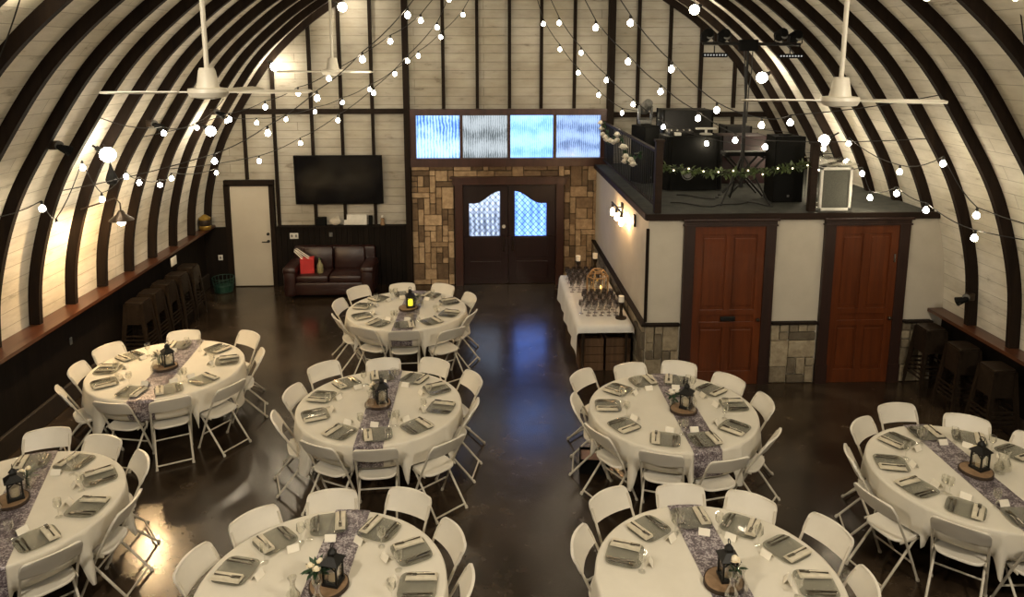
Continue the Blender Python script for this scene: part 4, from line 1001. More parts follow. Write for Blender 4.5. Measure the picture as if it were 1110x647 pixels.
# ------------------------------------------------------------------ metal stools in stacks
def make_stool():
    t = thing('metal_stool', 'brown metal stool', 'stool', (0, 0, 0))
    bm = new(); s = sup(28, 0.140, 0.140, 7)
    rows = []
    for f, z in ((1.0, 0.728), (1.03, 0.745), (1.0, 0.758), (0.9, 0.755), (0.5, 0.750)): rows.append([bm.verts.new((x * f, y * f, z)) for x, y in s])
    for A, B in zip(rows, rows[1:]):
        for i in range(28): bm.faces.new((A[i], A[(i + 1) % 28], B[(i + 1) % 28], B[i]))
    bm.faces.new(rows[-1]); bm.faces.new(rows[0][::-1]); obj('seat', bm, 'gunmetal', t)
    def c(z): return 0.147 + 0.065 * (0.73 - z) / 0.73
    TH = 0.0035
    def plate(bm, z0, z1, a0, b0, a1, b1, sgn, axis):
        """thin sheet on one face of the tapered stool, from a to b along the face"""
        def P(u, o, z): return (u, sgn * (c(z) - o), z) if axis == 'y' else (sgn * (c(z) - o), u, z)
        V = [bm.verts.new(P(*q)) for q in ((a0, 0, z0), (b0, 0, z0), (b1, 0, z1), (a1, 0, z1), (a0, TH, z0), (b0, TH, z0), (b1, TH, z1), (a1, TH, z1))]
        for f in ((0, 1, 2, 3), (7, 6, 5, 4), (0, 4, 5, 1), (1, 5, 6, 2), (2, 6, 7, 3), (3, 7, 4, 0)): bm.faces.new([V[i] for i in f])
    for sx in (-1, 1):
        for sy in (-1, 1):
            bm = new()
            plate(bm, 0.0, 0.73, sx * c(0), sx * (c(0) - 0.030), sx * c(0.73), sx * (c(0.73) - 0.055), sy, 'y')
            plate(bm, 0.0, 0.73, sy * c(0), sy * (c(0) - 0.030), sy * c(0.73), sy * (c(0.73) - 0.055), sx, 'x')
            obj('leg', bm, 'gunmetal', t, smooth=False)
    for ax_ in ('x', 'y'):
        for sg in (1, -1):
            bm = new(); plate(bm, 0.23, 0.255, -c(0.23) + 0.02, c(0.23) - 0.02, -c(0.255) + 0.02, c(0.255) - 0.02, sg, ax_); obj('stretcher', bm, 'gunmetal', t, smooth=False)
            bm = new(); plate(bm, 0.60, 0.735, -c(0.6) + 0.05, c(0.6) - 0.05, -c(0.735) + 0.01, c(0.735) - 0.01, sg, ax_); obj('apron', bm, 'gunmetal', t, smooth=False)
    register(t); return t
stool = make_stool(); used = False
POS = ['lowest', 'second', 'third', 'topmost']
for (x, y, lab) in ((-5.36, 11.08, 'stack by the barn lamp'), (-5.36, 11.52, 'second stack from the barn lamp'), (-5.36, 12.0, 'middle stack under the ledge'), (-5.34, 12.48, 'stack before the paper notice'), (-5.34, 12.98, 'last stack toward the white door'),
                    (6.2, 9.52, 'stack in the corner by the loft door'), (6.22, 8.85, 'stack under the loft side ledge'), (6.22, 8.2, 'outermost stack from the loft door')):
    for k in range(4):
        l = 'brown metal stool, %s in the %s' % (POS[k], lab)
        if not used: o = stool; used = True; o.location = (x, y, 0); o['label'] = l; o['group'] = 'stacked metal stools under the ledges'
        else: dup(stool, (x, y, k * 0.062), 0.0, l, 'stacked metal stools under the ledges')

# ------------------------------------------------------------------ bar table
BX0, BX1, BY0, BY1, BZ = 1.36, 2.16, 10.20, 12.72, 0.755
t = thing('bar_table', 'long folding table under a white cloth along the loft side wall', 'table', ((BX0 + BX1) / 2, (BY0 + BY1) / 2, 0))
bm = new(); add_box(bm, (0, 0, BZ - 0.02), (BX1 - BX0 - 0.03, BY1 - BY0 - 0.03, 0.035), bev=0.006); obj('tabletop', bm, 'grey', t)
for sx in (-1, 1):
    for sy in (-1, 1):
        bm = new(); add_tube(bm, [(sx * 0.32, sy * 1.20, 0), (sx * 0.32, sy * 1.20, BZ - 0.03)], 0.018, 8); obj('leg', bm, 'gunmetal', t)
def bar_cloth():
    bm = new(); nx, ny = 14, 40; L, Fd, Rr, Bk = 0.42, 0.10, 0.10, 0.12
    xs = [BX0 - L + L * i / 7 for i in range(7)] + [BX0 + (BX1 - BX0) * i / 10 for i in range(11)] + [BX1 + Rr * (i + 1) / 2 for i in range(2)]
    ys = [BY0 - Fd + Fd * i / 3 for i in range(3)] + [BY0 + (BY1 - BY0) * i / 36 for i in range(37)] + [BY1 + Bk * (i + 1) / 2 for i in range(2)]
    g = []
    for x in xs:
        row = []
        for y in ys:
            dx = max(BX0 - x, x - BX1, 0); dy = max(BY0 - y, y - BY1, 0)
            z = BZ + 0.004; px, py = min(max(x, BX0), BX1), min(max(y, BY0), BY1)
            d = math.hypot(dx, dy) if not (dx and dy) else max(dx, dy) + 0.6 * min(dx, dy)
            if d > 0:
                f = 0.025 + 0.05 * d + 0.025 * d / 0.42 * math.sin(y * 9 + 1.3) * math.sin(y * 3.1)
                if dx: px += (-1 if x < BX0 else 1) * f * (1 if not dy else 0.7)
                if dy: py += (-1 if y < BY0 else 1) * (f * (1 if not dx else 0.7))
                z -= d * (0.97 if not (dx and dy) else 1.0)
            row.append(bm.verts.new((px, py, z)))
        g.append(row)
    for i in range(len(xs) - 1):
        for j in range(len(ys) - 1): bm.faces.new((g[i][j], g[i + 1][j], g[i + 1][j + 1], g[i][j + 1]))
    r = bmesh.ops.extrude_face_region(bm, geom=bm.faces[:])
    bmesh.ops.recalc_face_normals(bm, faces=bm.faces[:])
    for v in [v for v in r['geom'] if isinstance(v, bmesh.types.BMVert)]: v.co.z += 0.003
    return bm
tag(obj('bar_cloth', bar_cloth(), 'barcloth', angle=70), 'white cloth draped over the long bar table by the loft wall', 'tablecloth')
for i, (x, l) in enumerate(((1.58, 'old wooden crate under the bar table, aisle side'), (1.98, 'old wooden crate under the bar table, wall side'))):
    t = thing('wooden_crate', l, 'crate', (x, 10.55, 0))
    bm = new()
    for k in range(4): add_box(bm, (0, -0.2, 0.07 + k * 0.125), (0.36, 0.015, 0.115)); add_box(bm, (0, 0.2, 0.07 + k * 0.125), (0.36, 0.015, 0.115)); add_box(bm, (-0.17, 0, 0.07 + k * 0.125), (0.015, 0.385, 0.115)); add_box(bm, (0.17, 0, 0.07 + k * 0.125), (0.015, 0.385, 0.115))
    obj('side_slats', bm, 'crate', t, smooth=False)
    bm = new(); add_box(bm, (0, 0, 0.008), (0.36, 0.40, 0.016)); obj('bottom_panel', bm, 'crate', t, smooth=False)
    bm = new()
    for sx in (-1, 1):
        for sy in (-1, 1): add_box(bm, (sx * 0.155, sy * 0.185, 0.26), (0.03, 0.02, 0.50))
    obj('corner_batten', bm, 'crate', t, smooth=False)
def glass_profile(h=0.20, r=0.038):
    return [(r * 0.85, 0), (r * 0.8, 0.004), (0.006, 0.010), (0.005, h * 0.45), (r * 0.5, h * 0.52), (r, h * 0.70), (r * 0.92, h), (r * 0.88, h), (r * 0.95, h * 0.70), (r * 0.45, h * 0.54), (0.0, h * 0.50)]
bm = new(); add_lathe(bm, glass_profile(0.215, 0.042), n=12, cap=False)
BG = obj('bar_goblet', bm, 'barglass'); first = True
rnd = random.Random(12)
for (x0, x1, nx, y0, y1, ny, lab, grp) in ((1.56, 1.98, 5, 10.62, 11.25, 6, 'smoky stemmed glass in the front cluster on the bar table', 'stemmed glasses in the front cluster'), (1.46, 1.90, 5, 11.75, 12.5, 7, 'smoky stemmed glass in the rear cluster on the bar table', 'stemmed glasses in the rear cluster')):
    for i in range(nx):
        for j in range(ny):
            p = (x0 + (x1 - x0) * (i + 0.5 * (j % 2) * 0.6) / (nx - 1) + rnd.uniform(-.008, .008), y0 + (y1 - y0) * j / (ny - 1) + rnd.uniform(-.01, .01), BZ + 0.008)
            if first: o = BG; first = False
            else: o = BG.copy(); COL.objects.link(o)
            o.location = p; tag(o, lab, 'stemmed glass', grp)
bm = new(); add_lathe(bm, glass_profile(0.215, 0.042), n=12, cap=False)
tag(obj('bar_goblet', bm, 'barglass', None, (1.47, 10.72, BZ + 0.008)), 'single stemmed glass standing apart at the front edge of the bar', 'stemmed glass')
# large gilt lantern on the bar
t = thing('bar_lantern', 'large hexagonal gold wood lantern with candles on the bar table', 'lantern', (1.83, 11.48, BZ + 0.006))
hx = [(0.17 * math.cos(k * PI / 3), 0.17 * math.sin(k * PI / 3)) for k in range(6)]
bm = new(); add_prism(bm, [(x * 1.08, y * 1.08) for x, y in hx], 'z', 0, 0.03); obj('base', bm, 'goldwood', t, smooth=False)
bm = new()
for (x, y) in hx: add_tube(bm, [(x, y, 0.03), (x, y, 0.36), (x * 0.55, y * 0.55, 0.46)], 0.011, 6)
for z, f in ((0.36, 1), (0.46, 0.55)): add_tube(bm, [(x * f, y * f, z) for x, y in hx], 0.012, 6, closed=True)
obj('frame', bm, 'goldwood', t)
bm = new()
for k in range(6):
    a, b = hx[k], hx[(k + 1) % 6]
    m = ((a[0] + b[0]) / 2 * 0.97, (a[1] + b[1]) / 2 * 0.97)
    add_box(bm, (m[0], m[1], 0.195), (0.16, 0.003, 0.32), Matrix.Rotation(math.atan2(b[1] - a[1], b[0] - a[0]), 3, 'Z'))
obj('glass_panel', bm, 'glass', t, smooth=False)
for i, (x, y, h) in enumerate(((0.05, -0.04, 0.13), (-0.06, 0.02, 0.10))):
    bm = new(); add_lathe(bm, [(0.035, 0.03), (0.035, 0.03 + h), (0.01, 0.025 + h)], (x, y, 0), 14); c = obj('candle', bm, 'wax', t)
    bm = new(); add_lathe(bm, [(0.004, 0.0), (0.014, 0.015), (0.008, 0.035), (0.001, 0.05)], (x, y, 0.04 + h), 8); obj('candle_flame', bm, 'flame', c)
def candlestick(x, y, h, label):
    t = thing('candle_holder', label, 'candlestick', (x, y, BZ + 0.006))
    bm = new(); add_lathe(bm, [(0.085, 0), (0.085, 0.02), (0.03, 0.04), (0.02, 0.12), (0.034, 0.2), (0.02, h * 0.7), (0.045, h - 0.02), (0.055, h)], n=16); obj('holder', bm, 'gunmetal', t)
    bm = new(); add_lathe(bm, [(0.042, h), (0.042, h + 0.09), (0.01, h + 0.085)], n=14); obj('candle', bm, 'whiterose', t)
candlestick(2.04, 10.50, 0.26, 'short dark candlestick with white candle at the front of the bar')
candlestick(1.66, 12.62, 0.30, 'dark candlestick with white candle at the far end, aisle side')
candlestick(1.95, 12.55, 0.36, 'taller dark candlestick with white candle at the far end, wall side')

# ------------------------------------------------------------------ round tables, cloths, chairs, settings
R = 0.914; TZ = 0.745
TABLES = [  # centre, short description, runner angle, runner x shift, chairs (azimuth, radius of back top)
    ((-1.223, 11.041), 'the yellow lantern table', 88, 0.05, [(135, 1.31), (169, 1.14), (246, 1.08), (275, 1.10), (306, 1.30), (25, 1.08), (333, 1.10), (100, 1.06), (63, 1.14), (206, 1.12)]),
    ((-1.205, 7.86), 'the middle aisle table', 90, 0.01, [(131, 1.30), (165, 1.10), (201, 1.14), (246, 1.07), (273, 1.08), (311, 1.27), (29, 1.22), (350, 1.08), (91, 1.06), (66, 1.20)]),
    ((-4.038, 8.96), 'the table beside the stools ledge', 93, 0.03, [(101, 1.08), (153, 1.19), (181, 1.06), (219, 1.18), (266, 1.07), (290, 1.12), (326, 1.23), (53, 1.24), (14, 1.14)]),
    ((2.087, 7.619), 'the table before the loft doors', 90, 0.13, [(133, 1.26), (105, 1.07), (76, 1.16), (36, 1.09), (5, 1.07), (320, 1.14), (280, 1.20), (253, 1.10), (211, 1.06), (173, 1.07)]),
    ((-1.229, 4.96), 'the front table with leafy roses', 87, 0.02, [(134, 1.10), (166, 1.09), (98, 1.08), (62, 1.20), (25, 1.06), (359, 1.09)]),
    ((1.748, 4.92), 'the front table with one rose', 93, 0.04, [(120, 1.23), (155, 1.10), (93, 1.08), (56, 1.08), (22, 1.23), (358, 1.08)]),
    ((4.616, 6.242), 'the front table on the loft side', 90, 0.0, [(88, 1.25), (125, 1.08), (170, 1.07), (197, 1.26), (229, 1.10), (58, 1.10), (31, 1.06), (268, 1.12)]),
    ((-4.207, 6.054), 'the front table on the ledge side', 108, 0.06, [(104, 1.27), (75, 1.08), (36, 1.06), (356, 1.07), (318, 1.07)])]
CLOCK = ['twelve', 'one', 'two', 'three', 'four', 'five', 'six', 'seven', 'eight', 'nine', 'ten', 'eleven']
def clocks(az):
    taken = {}; out = []
    for a in az:
        h = ((90 - a) / 30.0) % 12; c = round(h) % 12
        if c in taken:
            c2 = (c + 1) % 12 if ((h - round(h)) > 0) else (c - 1) % 12
            c = c2 if c2 not in taken else c
        taken[c] = 1; out.append(CLOCK[c])
    return out
# folding chair, facing +y
def rounded_panel(w, h, r, n=5):
    pts = []
    for (cx, cz, a0) in ((w / 2 - r, h - r, 0), (-w / 2 + r, h - r, 90), (-w / 2 + r * 0.6, r * 0.6, 180), (w / 2 - r * 0.6, r * 0.6, 270)):
        rr = r if cz > h / 2 else r * 0.6
        for k in range(n + 1):
            a = math.radians(a0 + 90 * k / n); pts.append((cx + rr * math.cos(a), cz + rr * math.sin(a)))
    return pts
def tube_y(z):  # line of the long legs
    if z < 0.45: return 0.16 - 0.20 * z / 0.45
    return -0.04 - 0.20 * (z - 0.45) / 0.38
def make_chair():
    t = thing('folding_chair', 'white folding chair', 'chair', (0, 0, 0))
    # seat: dished pan with rounded edge
    bm = new(); n = 36; base = sup(n, 0.195, 0.170, 3.6, 0.04)
    rows = []
    for f, z in ((0.93, 0.425), (1.0, 0.434), (1.0, 0.446), (0.96, 0.454), (0.80, 0.449), (0.4, 0.444)):
        rows.append([bm.verts.new((x * f, (y - 0.04) * f + 0.04, z + 0.010 * ((y - 0.04) / 0.17))) for x, y in base])
    for A, B in zip(rows, rows[1:]):
        for i in range(n): bm.faces.new((A[i], A[(i + 1) % n], B[(i + 1) % n], B[i]))
    bm.faces.new(rows[-1]); bm.faces.new(rows[0][::-1]); obj('seat', bm, 'chair', t)
    # curved backrest panel
    bm = new(); W, H, z0 = 0.445, 0.178, 0.655
    N = 20; VV = [0, 0.06, 0.2, 0.45, 0.66, 0.76, 0.85, 0.92, 0.97, 1.0]; K = len(VV) - 1
    def P(u, v, off):
        z = z0 + H * v; x = W / 2 * u
        # rounded upper corners
        hw = 1.0
        if v > 0.66: hw = 1 - 0.20 * (1 - math.sqrt(max(0, 1 - ((v - 0.66) / 0.34) ** 2)))
        if v < 0.2: hw = 1 - 0.06 * (1 - math.sqrt(max(0, 1 - ((0.2 - v) / 0.2) ** 2)))
        x *= hw
        zz = z - 0.007 * u * u * (1 if v > 0.5 else -0.4) 
        y = tube_y(z) - 0.004 - 0.032 * (1 - u * u) + off
        return (x, y, zz)
    F = [[bm.verts.new(P(-1 + 2 * i / N, VV[j], 0.011)) for j in range(K + 1)] for i in range(N + 1)]
    Bk = [[bm.verts.new(P(-1 + 2 * i / N, VV[j], -0.011)) for j in range(K + 1)] for i in range(N + 1)]
    for i in range(N):
        for j in range(K):
            bm.faces.new((F[i][j], F[i + 1][j], F[i + 1][j + 1], F[i][j + 1])); bm.faces.new((Bk[i][j + 1], Bk[i + 1][j + 1], Bk[i + 1][j], Bk[i][j]))
    for i in range(N):
        bm.faces.new((F[i][0], Bk[i][0], Bk[i + 1][0], F[i + 1][0])); bm.faces.new((F[i + 1][K], Bk[i + 1][K], Bk[i][K], F[i][K]))
    for j in range(K):
        bm.faces.new((F[0][j + 1], Bk[0][j + 1], Bk[0][j], F[0][j])); bm.faces.new((F[N][j], Bk[N][j], Bk[N][j + 1], F[N][j + 1]))
    obj('backrest', bm, 'chair', t, angle=60)
    for s in (-1, 1):
        bm = new(); add_tube(bm, [(s * 0.208, tube_y(z), z) for z in (0.006, 0.2, 0.40, 0.45, 0.50, 0.63, 0.77)], 0.0115, 8); add_tube(bm, [(s * 0.208, tube_y(0.0), 0.0), (s * 0.208, tube_y(0.025), 0.025)], 0.016, 8); obj('front_leg', bm, 'chairmetal', t)
        bm = new(); add_tube(bm, [(s * 0.186, 0.12, 0.425), (s * 0.187, 0.08, 0.40), (s * 0.192, -0.27, 0.012)], 0.0115, 8); add_tube(bm, [(s * 0.192, -0.276, 0.0), (s * 0.192, -0.264, 0.026)], 0.016, 8); obj('rear_leg', bm, 'chairmetal', t)
    bm = new(); add_tube(bm, [(-0.208, tube_y(0.20), 0.20), (0.208, tube_y(0.20), 0.20)], 0.009, 8); obj('front_stretcher', bm, 'chairmetal', t)
    bm = new(); add_tube(bm, [(-0.191, -0.245, 0.04), (0.191, -0.245, 0.04)], 0.0095, 8); obj('rear_stretcher', bm, 'chairmetal', t)
    bm = new()
    for s in (-1, 1): add_box(bm, (s * 0.197, 0.02, 0.428), (0.010, 0.22, 0.02), bev=0.003)
    add_tube(bm, [(-0.2, -0.03, 0.418), (0.2, -0.03, 0.418)], 0.008, 6)
    obj('seat_bracket', bm, 'chairmetal', t)
    register(t); return t
chair = make_chair(); chair_used = [False]
def make_table_legs(t):
    for sx in (-1, 1):
        for sy in (-1, 1):
            bm = new(); add_tube(bm, [(sx * 0.30, sy * 0.20, 0), (sx * 0.30, sy * 0.20, TZ - 0.03)], 0.016, 8); obj('leg', bm, 'gunmetal', t)
tbl = thing('round_table', 'round folding table', 'table')
bm = new(); add_lathe(bm, [(R - 0.01, TZ - 0.03), (R, TZ - 0.02), (R, TZ - 0.006), (R - 0.008, TZ)], n=64); obj('tabletop', bm, 'grey', tbl)
make_table_legs(tbl); register(tbl); tbl_used = False
def angd(a, b): return abs((a - b + 180) % 360 - 180)
RC = R + 0.008; ZC = TZ + 0.006
def spread(chs, least=33.0):
    # chairs stand far enough apart not to touch
    a = [c[0] % 360 for c in chs]
    for _ in range(60):
        for i in range(len(a)):
            for j in range(i):
                d = (a[i] - a[j] + 180) % 360 - 180
                if abs(d) < least:
                    m = (least - abs(d)) / 4 * (1 if d >= 0 else -1); a[i] += m; a[j] -= m
    return [(x % 360, c[1]) for x, c in zip(a, chs)]
class Drape:
    """how one cloth hangs: over a chair it is pushed in by the chair and rests on its seat, between chairs it falls in a fold"""
    def __init__(self, chs, seed):
        rnd = random.Random(seed); self.chs = chs; self.ph = rnd.uniform(0, 6)
    def shape(self, a):
        c = 0; rt = 9
        for (az, rr) in self.chs:
            d = angd(a, az)
            half = math.degrees(math.asin(0.245 / min(1.0, rr - 0.19)))
            k = 1 / (1 + math.exp(max(-40, min(40, (d - half - 1.0) * 2.6))))
            if k > c: c, rt = k, rr
        low = 0.47 + 0.04 * math.sin(math.radians(a) * 3 + self.ph)
        fold = 0.5 + 0.5 * math.sin(math.radians(a) * 20 + self.ph) * (0.7 + 0.3 * math.sin(math.radians(a) * 7 + self.ph))
        return c, rt, low * (1 - c) + 0.258 * c, fold
    def point(self, a, t):
        c, rt, drop, fold = self.shape(a)
        z = ZC - drop * t
        free = RC + (0.03 + 0.05 * fold) * t ** 0.8
        zz = ZC - 0.258 * min(t * drop / 0.258, 1.0)
        held = min(RC + 0.02 * t + 0.006 * fold * t, rt - 0.205 + 0.526 * (zz - 0.45) - 0.035)
        return free * (1 - c) + held * c, z
def cloth_mesh(dr):
    bm = new(); n = 360
    rows = []; inner = bm.verts.new((0, 0, ZC))
    for r in (0.3, 0.6, 0.8, 0.90): rows.append([bm.verts.new((r * math.cos(2 * PI * k / n), r * math.sin(2 * PI * k / n), ZC)) for k in range(n)])
    rows.append([bm.verts.new(((RC - 0.008) * math.cos(2 * PI * k / n), (RC - 0.008) * math.sin(2 * PI * k / n), ZC)) for k in range(n)])
    for t in (0.025, 0.08, 0.2, 0.35, 0.5, 0.65, 0.8, 1.0):
        row = []
        for k in range(n):
            th = 2 * PI * k / n; r, z = dr.point(360 * k / n, t)
            row.append(bm.verts.new((r * math.cos(th), r * math.sin(th), z)))
        rows.append(row)
    for k in range(n): bm.faces.new((inner, rows[0][k], rows[0][(k + 1) % n]))
    for A, B in zip(rows, rows[1:]):
        for k in range(n): bm.faces.new((A[k], B[k], B[(k + 1) % n], A[(k + 1) % n]))
    r = bmesh.ops.extrude_face_region(bm, geom=bm.faces[:])
    for v in [v for v in r['geom'] if isinstance(v, bmesh.types.BMVert)]:
        d = math.hypot(v.co.x, v.co.y)
        if v.co.z < ZC - 0.001: v.co.x *= (d + 0.003) / d; v.co.y *= (d + 0.003) / d
        v.co.z += 0.003 if v.co.z > ZC - 0.02 else 0.0
    return bm
def runner_mesh(xs, dr, rr, w=0.30):
    bm = new(); R1 = R + 0.020; zt = TZ + 0.0125; nx = 10; g = []
    for i in range(nx + 1):
        x = xs - w / 2 + w * i / nx; ye = math.sqrt(R1 * R1 - x * x); row = []
        def hang(sy):
            th = math.atan2(sy * ye, x); out = []
            for t in (1.0, 0.8, 0.6, 0.4, 0.2, 0.08):
                z = ZC - 0.245 * t; r = 0
                for da in (-3, -1.5, 0, 1.5, 3):
                    a_ = (math.degrees(th + rr) + da) % 360
                    r = max(r, dr.point(a_, 0.245 * t / dr.shape(a_)[2])[0])
                out.append((math.cos(th) * (r + 0.011), math.sin(th) * (r + 0.011), z + 0.002))
            return out
        row += hang(-1)
        for k in range(0, 25): row.append((x, (-ye + 0.004) + 2 * (ye - 0.004) * k / 24, zt - (0.003 if k in (0, 24) else 0)))
        row += hang(1)[::-1]
        g.append([bm.verts.new(p) for p in row])
    for i in range(nx):
        for j in range(len(g[0]) - 1): bm.faces.new((g[i][j], g[i + 1][j], g[i + 1][j + 1], g[i][j + 1]))
    r = bmesh.ops.extrude_face_region(bm, geom=bm.faces[:])
    for v in [v for v in r['geom'] if isinstance(v, bmesh.types.BMVert)]:
        d = math.hypot(v.co.x, v.co.y)
        if v.co.z < TZ: v.co.x *= (d + 0.002) / d; v.co.y *= (d + 0.002) / d
        else: v.co.z += 0.002
    return bm
# place setting pieces (local: +x tangential, +y outwards)
def proto_single(name, bm, mat, smooth=True): return obj(name, bm, mat, None, (0, 0, -50), 0, smooth)
bm = new(); n = 40; rows = []
for f, z in ((0.80, 0.0), (0.86, 0.002), (1.0, 0.012), (1.0, 0.015), (0.85, 0.006), (0.5, 0.0045)): rows.append([bm.verts.new((x * f, y * f, z)) for x, y in sup(n, 0.155, 0.145, 4.5)])
for A, B in zip(rows, rows[1:]):
    for i in range(n): bm.faces.new((A[i], A[(i + 1) % n], B[(i + 1) % n], B[i]))
bm.faces.new(rows[-1]); bm.faces.new(rows[0][::-1]); PL = proto_single('glass_plate', bm, 'plate')
bm = new()
for k, (w, z) in enumerate(((0.085, 0.004), (0.080, 0.010), (0.074, 0.016))): add_box(bm, (0.003 * k, 0, z), (w, 0.24 - 0.008 * k, 0.006), bev=0.0025)
NP = proto_single('napkin', bm, 'napkin')
def cutlery(kind):
    bm = new()
    if kind == 'fork':
        add_tube(bm, [(0, 0.10, 0.004), (0, 0.0, 0.006), (0, -0.04, 0.005)], [0.007, 0.004, 0.004], 6); add_box(bm, (0, -0.055, 0.006), (0.026, 0.035, 0.004), bev=0.0015)
        for k in range(4): add_box(bm, (-0.0105 + 0.007 * k, -0.092, 0.008), (0.0038, 0.045, 0.003))
    elif kind == 'knife':
        add_tube(bm, [(0, 0.11, 0.004), (0, 0.0, 0.005)], [0.008, 0.006], 6); add_prism(bm, [(-0.010, 0.005), (0.009, 0.005), (0.010, -0.09), (-0.002, -0.115), (-0.010, -0.09)], 'z', 0.003, 0.0055)
    else:
        add_tube(bm, [(0, 0.10, 0.004), (0, -0.05, 0.005)], [0.007, 0.0035], 6); add_ball(bm, (0, -0.075, 0.006), 0.02, 10, 6, (0.8, 1.35, 0.22))
    return bm
FK = proto_single('fork', cutlery('fork'), 'steel'); KN = proto_single('knife', cutlery('knife'), 'steel'); SP = proto_single('spoon', cutlery('spoon'), 'steel')
bm = new()
for s in (-1, 1): add_box(bm, (0, s * 0.016, 0.026), (0.092, 0.002, 0.056), Matrix.Rotation(s * 0.55, 3, 'X'))
CD = proto_single('place_card', bm, 'card', False)
bm = new(); add_lathe(bm, glass_profile(0.17, 0.036), n=14, cap=False); GB = proto_single('wine_glass', bm, 'glass')
used_p = set()
def put(proto, loc, rz, label, cat, group):
    if proto.name in used_p: o = proto.copy(); COL.objects.link(o)
    else: o = proto; used_p.add(proto.name)
    o.location = loc; o.rotation_euler = (0, 0, rz); return tag(o, label, cat, group)
for ti, ((tx, ty), tname, rang, rsh, chs) in enumerate(TABLES):
    if not tbl_used: tbl.location = (tx, ty, 0); tbl['label'] = 'round folding table under the white cloth, ' + tname; tbl['group'] = 'round guest tables'; tbl_used = True
    else: dup(tbl, (tx, ty, 0), 0, 'round folding table under the white cloth, ' + tname, 'round guest tables')
    chs[:] = spread([(a_, max(r_, 1.10)) for a_, r_ in chs]); dr = Drape(chs, ti); rr = math.radians(rang - 90)
    tag(obj('tablecloth', cloth_mesh(dr), 'cloth', None, (tx, ty, 0), angle=70), 'white tablecloth hanging in folds on ' + tname, 'tablecloth', 'white tablecloths')
    tag(obj('table_runner', runner_mesh(rsh, dr, rr), 'sequin', None, (tx, ty, 0), rr, angle=70), 'mauve grey sequin runner across ' + tname, 'table runner', 'sequin runners')
    cl = clocks([a for a, _ in chs]); rnd = random.Random(40 + ti)
    for (az, rad), ck in zip(chs, cl):
        a = math.radians(az); ca, sa = math.cos(a), math.sin(a)
        jit = rnd.uniform(-0.04, 0.04)
        p = (tx + (rad - 0.245) * ca, ty + (rad - 0.245) * sa, 0); rz = a + PI / 2 + jit
        lab = 'white folding chair at %s o\'clock of %s' % (ck, tname)
        if not chair_used[0]: chair.location = p; chair.rotation_euler = (0, 0, rz); chair['label'] = lab; chair['group'] = 'white folding chairs'; chair_used[0] = True
        else: dup(chair, p, rz, lab, 'white folding chairs')
        # setting in front of this chair
        def at(t, r, z=TZ + 0.0105): return (tx + r * ca - t * sa, ty + r * sa + t * ca, z)
        az_l = a - PI / 2
        onrun = abs((rad * 0.7 * math.cos(a - rr)) - rsh) < 0.26
        zz = TZ + (0.0165 if onrun else 0.0105)
        w = lambda kind: '%s at %s o\'clock on %s' % (kind, ck, tname)
        j = rnd.uniform(-0.09, 0.09); s = rnd.choice((1, 1, -1))
        put(PL, at(0, 0.715, zz), az_l + j, w('pressed glass plate'), 'plate', 'glass plates')
        put(NP, at(0.095 * s, 0.73, zz + 0.016), az_l + j + rnd.uniform(-.05, .05), w('folded ivory napkin'), 'napkin', 'ivory napkins')
        put(FK, at(0.095 * s, 0.73, zz + 0.036), az_l + j, w('dark metal fork'), 'fork', 'forks')
        put(KN, at(-0.085 * s, 0.73, zz + 0.016), az_l + j + rnd.uniform(-.05, .05), w('dark metal knife'), 'knife', 'knives')
        put(SP, at(-0.118 * s, 0.72, zz + 0.016), az_l + j + rnd.uniform(-.05, .05), w('dark metal spoon'), 'spoon', 'spoons')
        put(CD, at(rnd.uniform(-.06, .06), 0.515, zz), az_l + rnd.uniform(-.35, .35), w('white tent place card'), 'place card', 'place cards')
        put(GB, at(-0.14 * s, 0.55, zz), 0, w('clear wine glass'), 'wine glass', 'wine glasses')

